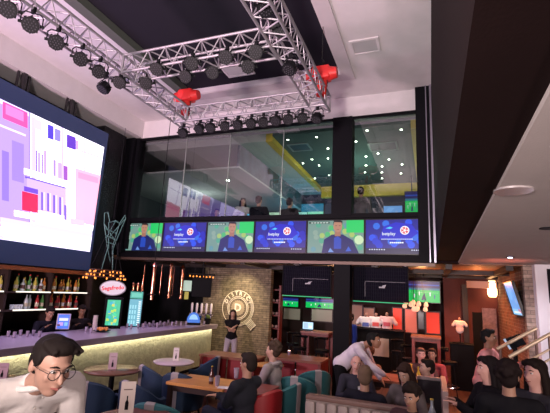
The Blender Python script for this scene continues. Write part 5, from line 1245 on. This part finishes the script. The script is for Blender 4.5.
person('person in a pink long sleeved shirt holding the stair rail', at(489, 338, Y=6.9), 70, hc=(.01, .008, .01), top=(.62, .28, .28), stand=True, lean=12, s=.98, hands=((-.15, -.35, 1.20), (.22, -.48, 1.22)), skin='brown')
# right foreground group
person('woman with long dark hair and black dress facing left at right table', at(488, 369, Y=4.9), -70, hair='long', hc=(.010, .007, .008), top=(.008, .007, .009), fem=True, s=1.0, skin='pink', hands=((-.1, -.3, 1.05), (.1, -.34, 1.05)))
person('dark haired person in black seen from behind at the lower right', at(508, 377, Y=3.95), 172, hair='curly', hc=(.012, .007, .007), top=(.010, .010, .013), s=.93, hands=((-.18, -.34, 1.05), (.18, -.34, 1.08)))
person('smiling woman with long dark hair in a grey jacket at right', at(535, 374, Y=4.6), -48, hair='long', hc=(.018, .010, .010), top=(.05, .05, .055), fem=True, s=1.05, skin='pink', hands=((-.08, -.30, 1.08), (.08, -.30, 1.10)))

bpy.data.scenes.remove(WS)
# ------------------------------------------------------------------ light
W = bpy.data.worlds.new('World'); SC.world = W; W.use_nodes = True
W.node_tree.nodes['Background'].inputs[0].default_value = (.80, .62, .74, 1); W.node_tree.nodes['Background'].inputs[1].default_value = .17
def light(name, kind, loc, col, power, size=.1, aim=None, spot=60, blend=.6):
    d = bpy.data.lights.new(name, kind); d.color = col; d.energy = power
    if kind == 'AREA': d.size = size
    else: d.shadow_soft_size = size
    if kind == 'SPOT': d.spot_size = R(spot); d.spot_blend = blend
    o = bpy.data.objects.new(name, d); COL.objects.link(o); o.location = loc
    if aim is not None: o.rotation_euler = (Vector(aim) - Vector(loc)).to_track_quat('-Z', 'Y').to_euler()
    return o
# unseen fill spots added behind the camera to brighten ceiling and soffit
light('fill_uplight', 'SPOT', (-6.0, -1.5, 2.0), (1, .66, .78), 2700, .3, (-5, 6, 6.7), 110, 1)
light('fill_uplight', 'SPOT', (-.9, -1.5, 2.2), (1, .84, .82), 2600, .3, (-1.8, 6, 6.7), 100, 1)
light('fill_uplight', 'SPOT', (4.2, -1.5, .8), (1, .80, .76), 900, .3, (1.8, 4.5, 2.8), 110, 1)
# warm ceiling lamps over the tables
for x, y, w in ((-3.0, 5.0, 60), (-4.6, 7.0, 40), (-.7, 5.6, 45), (-2.6, 7.6, 50)):
    light('table_spot', 'SPOT', (x, y, 5.0), (1, .76, .62), w * 2.8, .08, (x, y + .1, 0), 62, .7)
# lamps of the low room
for x, y, c, w in ((-5.2, 10.1, (1, .72, .4), 30), (-2.9, 10.6, (1, .5, .3), 24), (-1.1, 12.6, (1, .25, .18), 60), (.6, 10.8, (1, .30, .10), 90), (1.1, 12.0, (1, .36, .12), 50), (-.0, 8.9, (1, .28, .12), 60), (-3.6, 12.8, (.6, .9, .7), 24), (-1.6, 11.0, (1, .75, .6), 30)):
    light('ceiling_lamp', 'SPOT', (x, y, 2.6), c, w * 2.2, .05, (x, y, 0), 140, .8)
light('wall_wash', 'SPOT', (-4.9, 10.15, 2.66), (1, .82, .5), 90, .06, (-5.2, 11, 1.5), 100, .8)
light('uplight', 'POINT', (1.1, 11.4, 2.4), (1, .30, .09), 12, .08)
light('uplight', 'POINT', (-.2, 11.0, 2.4), (1, .42, .15), 16, .08)
light('uplight', 'POINT', (-2.8, 12.2, 2.2), (1, .45, .2), 10, .08)
light('uplight', 'SPOT', (1.25, 8.3, 1.9), (1, .22, .14), 30, .05, (1.25, 8.3, 3), 70, 1)
light('uplight', 'SPOT', (1.0, 10.6, 1.5), (1, .34, .10), 90, .06, (.9, 10.8, 3), 110, 1)  # added to brighten the orange ceiling planks from below
light('aisle_spot', 'SPOT', (.3, 8.6, 2.75), (1, .26, .10), 220, .06, (.25, 7.4, 0), 90, .8)
# gallery
light('gallery_lamp', 'POINT', (-2.0, 11.8, 4.9), (.8, 1, .8), 150, .15)
light('gallery_lamp', 'POINT', (-7.2, 11.8, 4.6), (.85, .95, .9), 30, .15)
light('gallery_lamp', 'POINT', (-3.8, 14.0, 4.2), (.1, .6, 1), 60, .1)
# above the bar
light('bar_lamp', 'SPOT', (-6.3, 5.2, 2.9), (.8, .6, 1), 110, .08, (-6.3, 5.2, 1), 110, .8)
light('bar_lamp', 'SPOT', (-6.3, 8.0, 2.9), (.85, .6, 1), 100, .08, (-6.3, 8.0, 1), 110, .8)
# right side group and soffit
light('soffit_lamp', 'SPOT', (.54, 3.04, 2.77), (1, .7, .62), 22, .08, (.54, 3.2, 0), 120, .8)
light('soffit_lamp', 'SPOT', (1.23, 7.6, 2.77), (.9, .8, .9), 160, .04, (1.6, 8.3, 0), 130, .8)
# over the young waiter
light('front_lamp', 'SPOT', (-1.2, -.6, 3.6), (1, .86, .78), 110, .15, (-1.7, 1.6, 1.6), 60, .8)
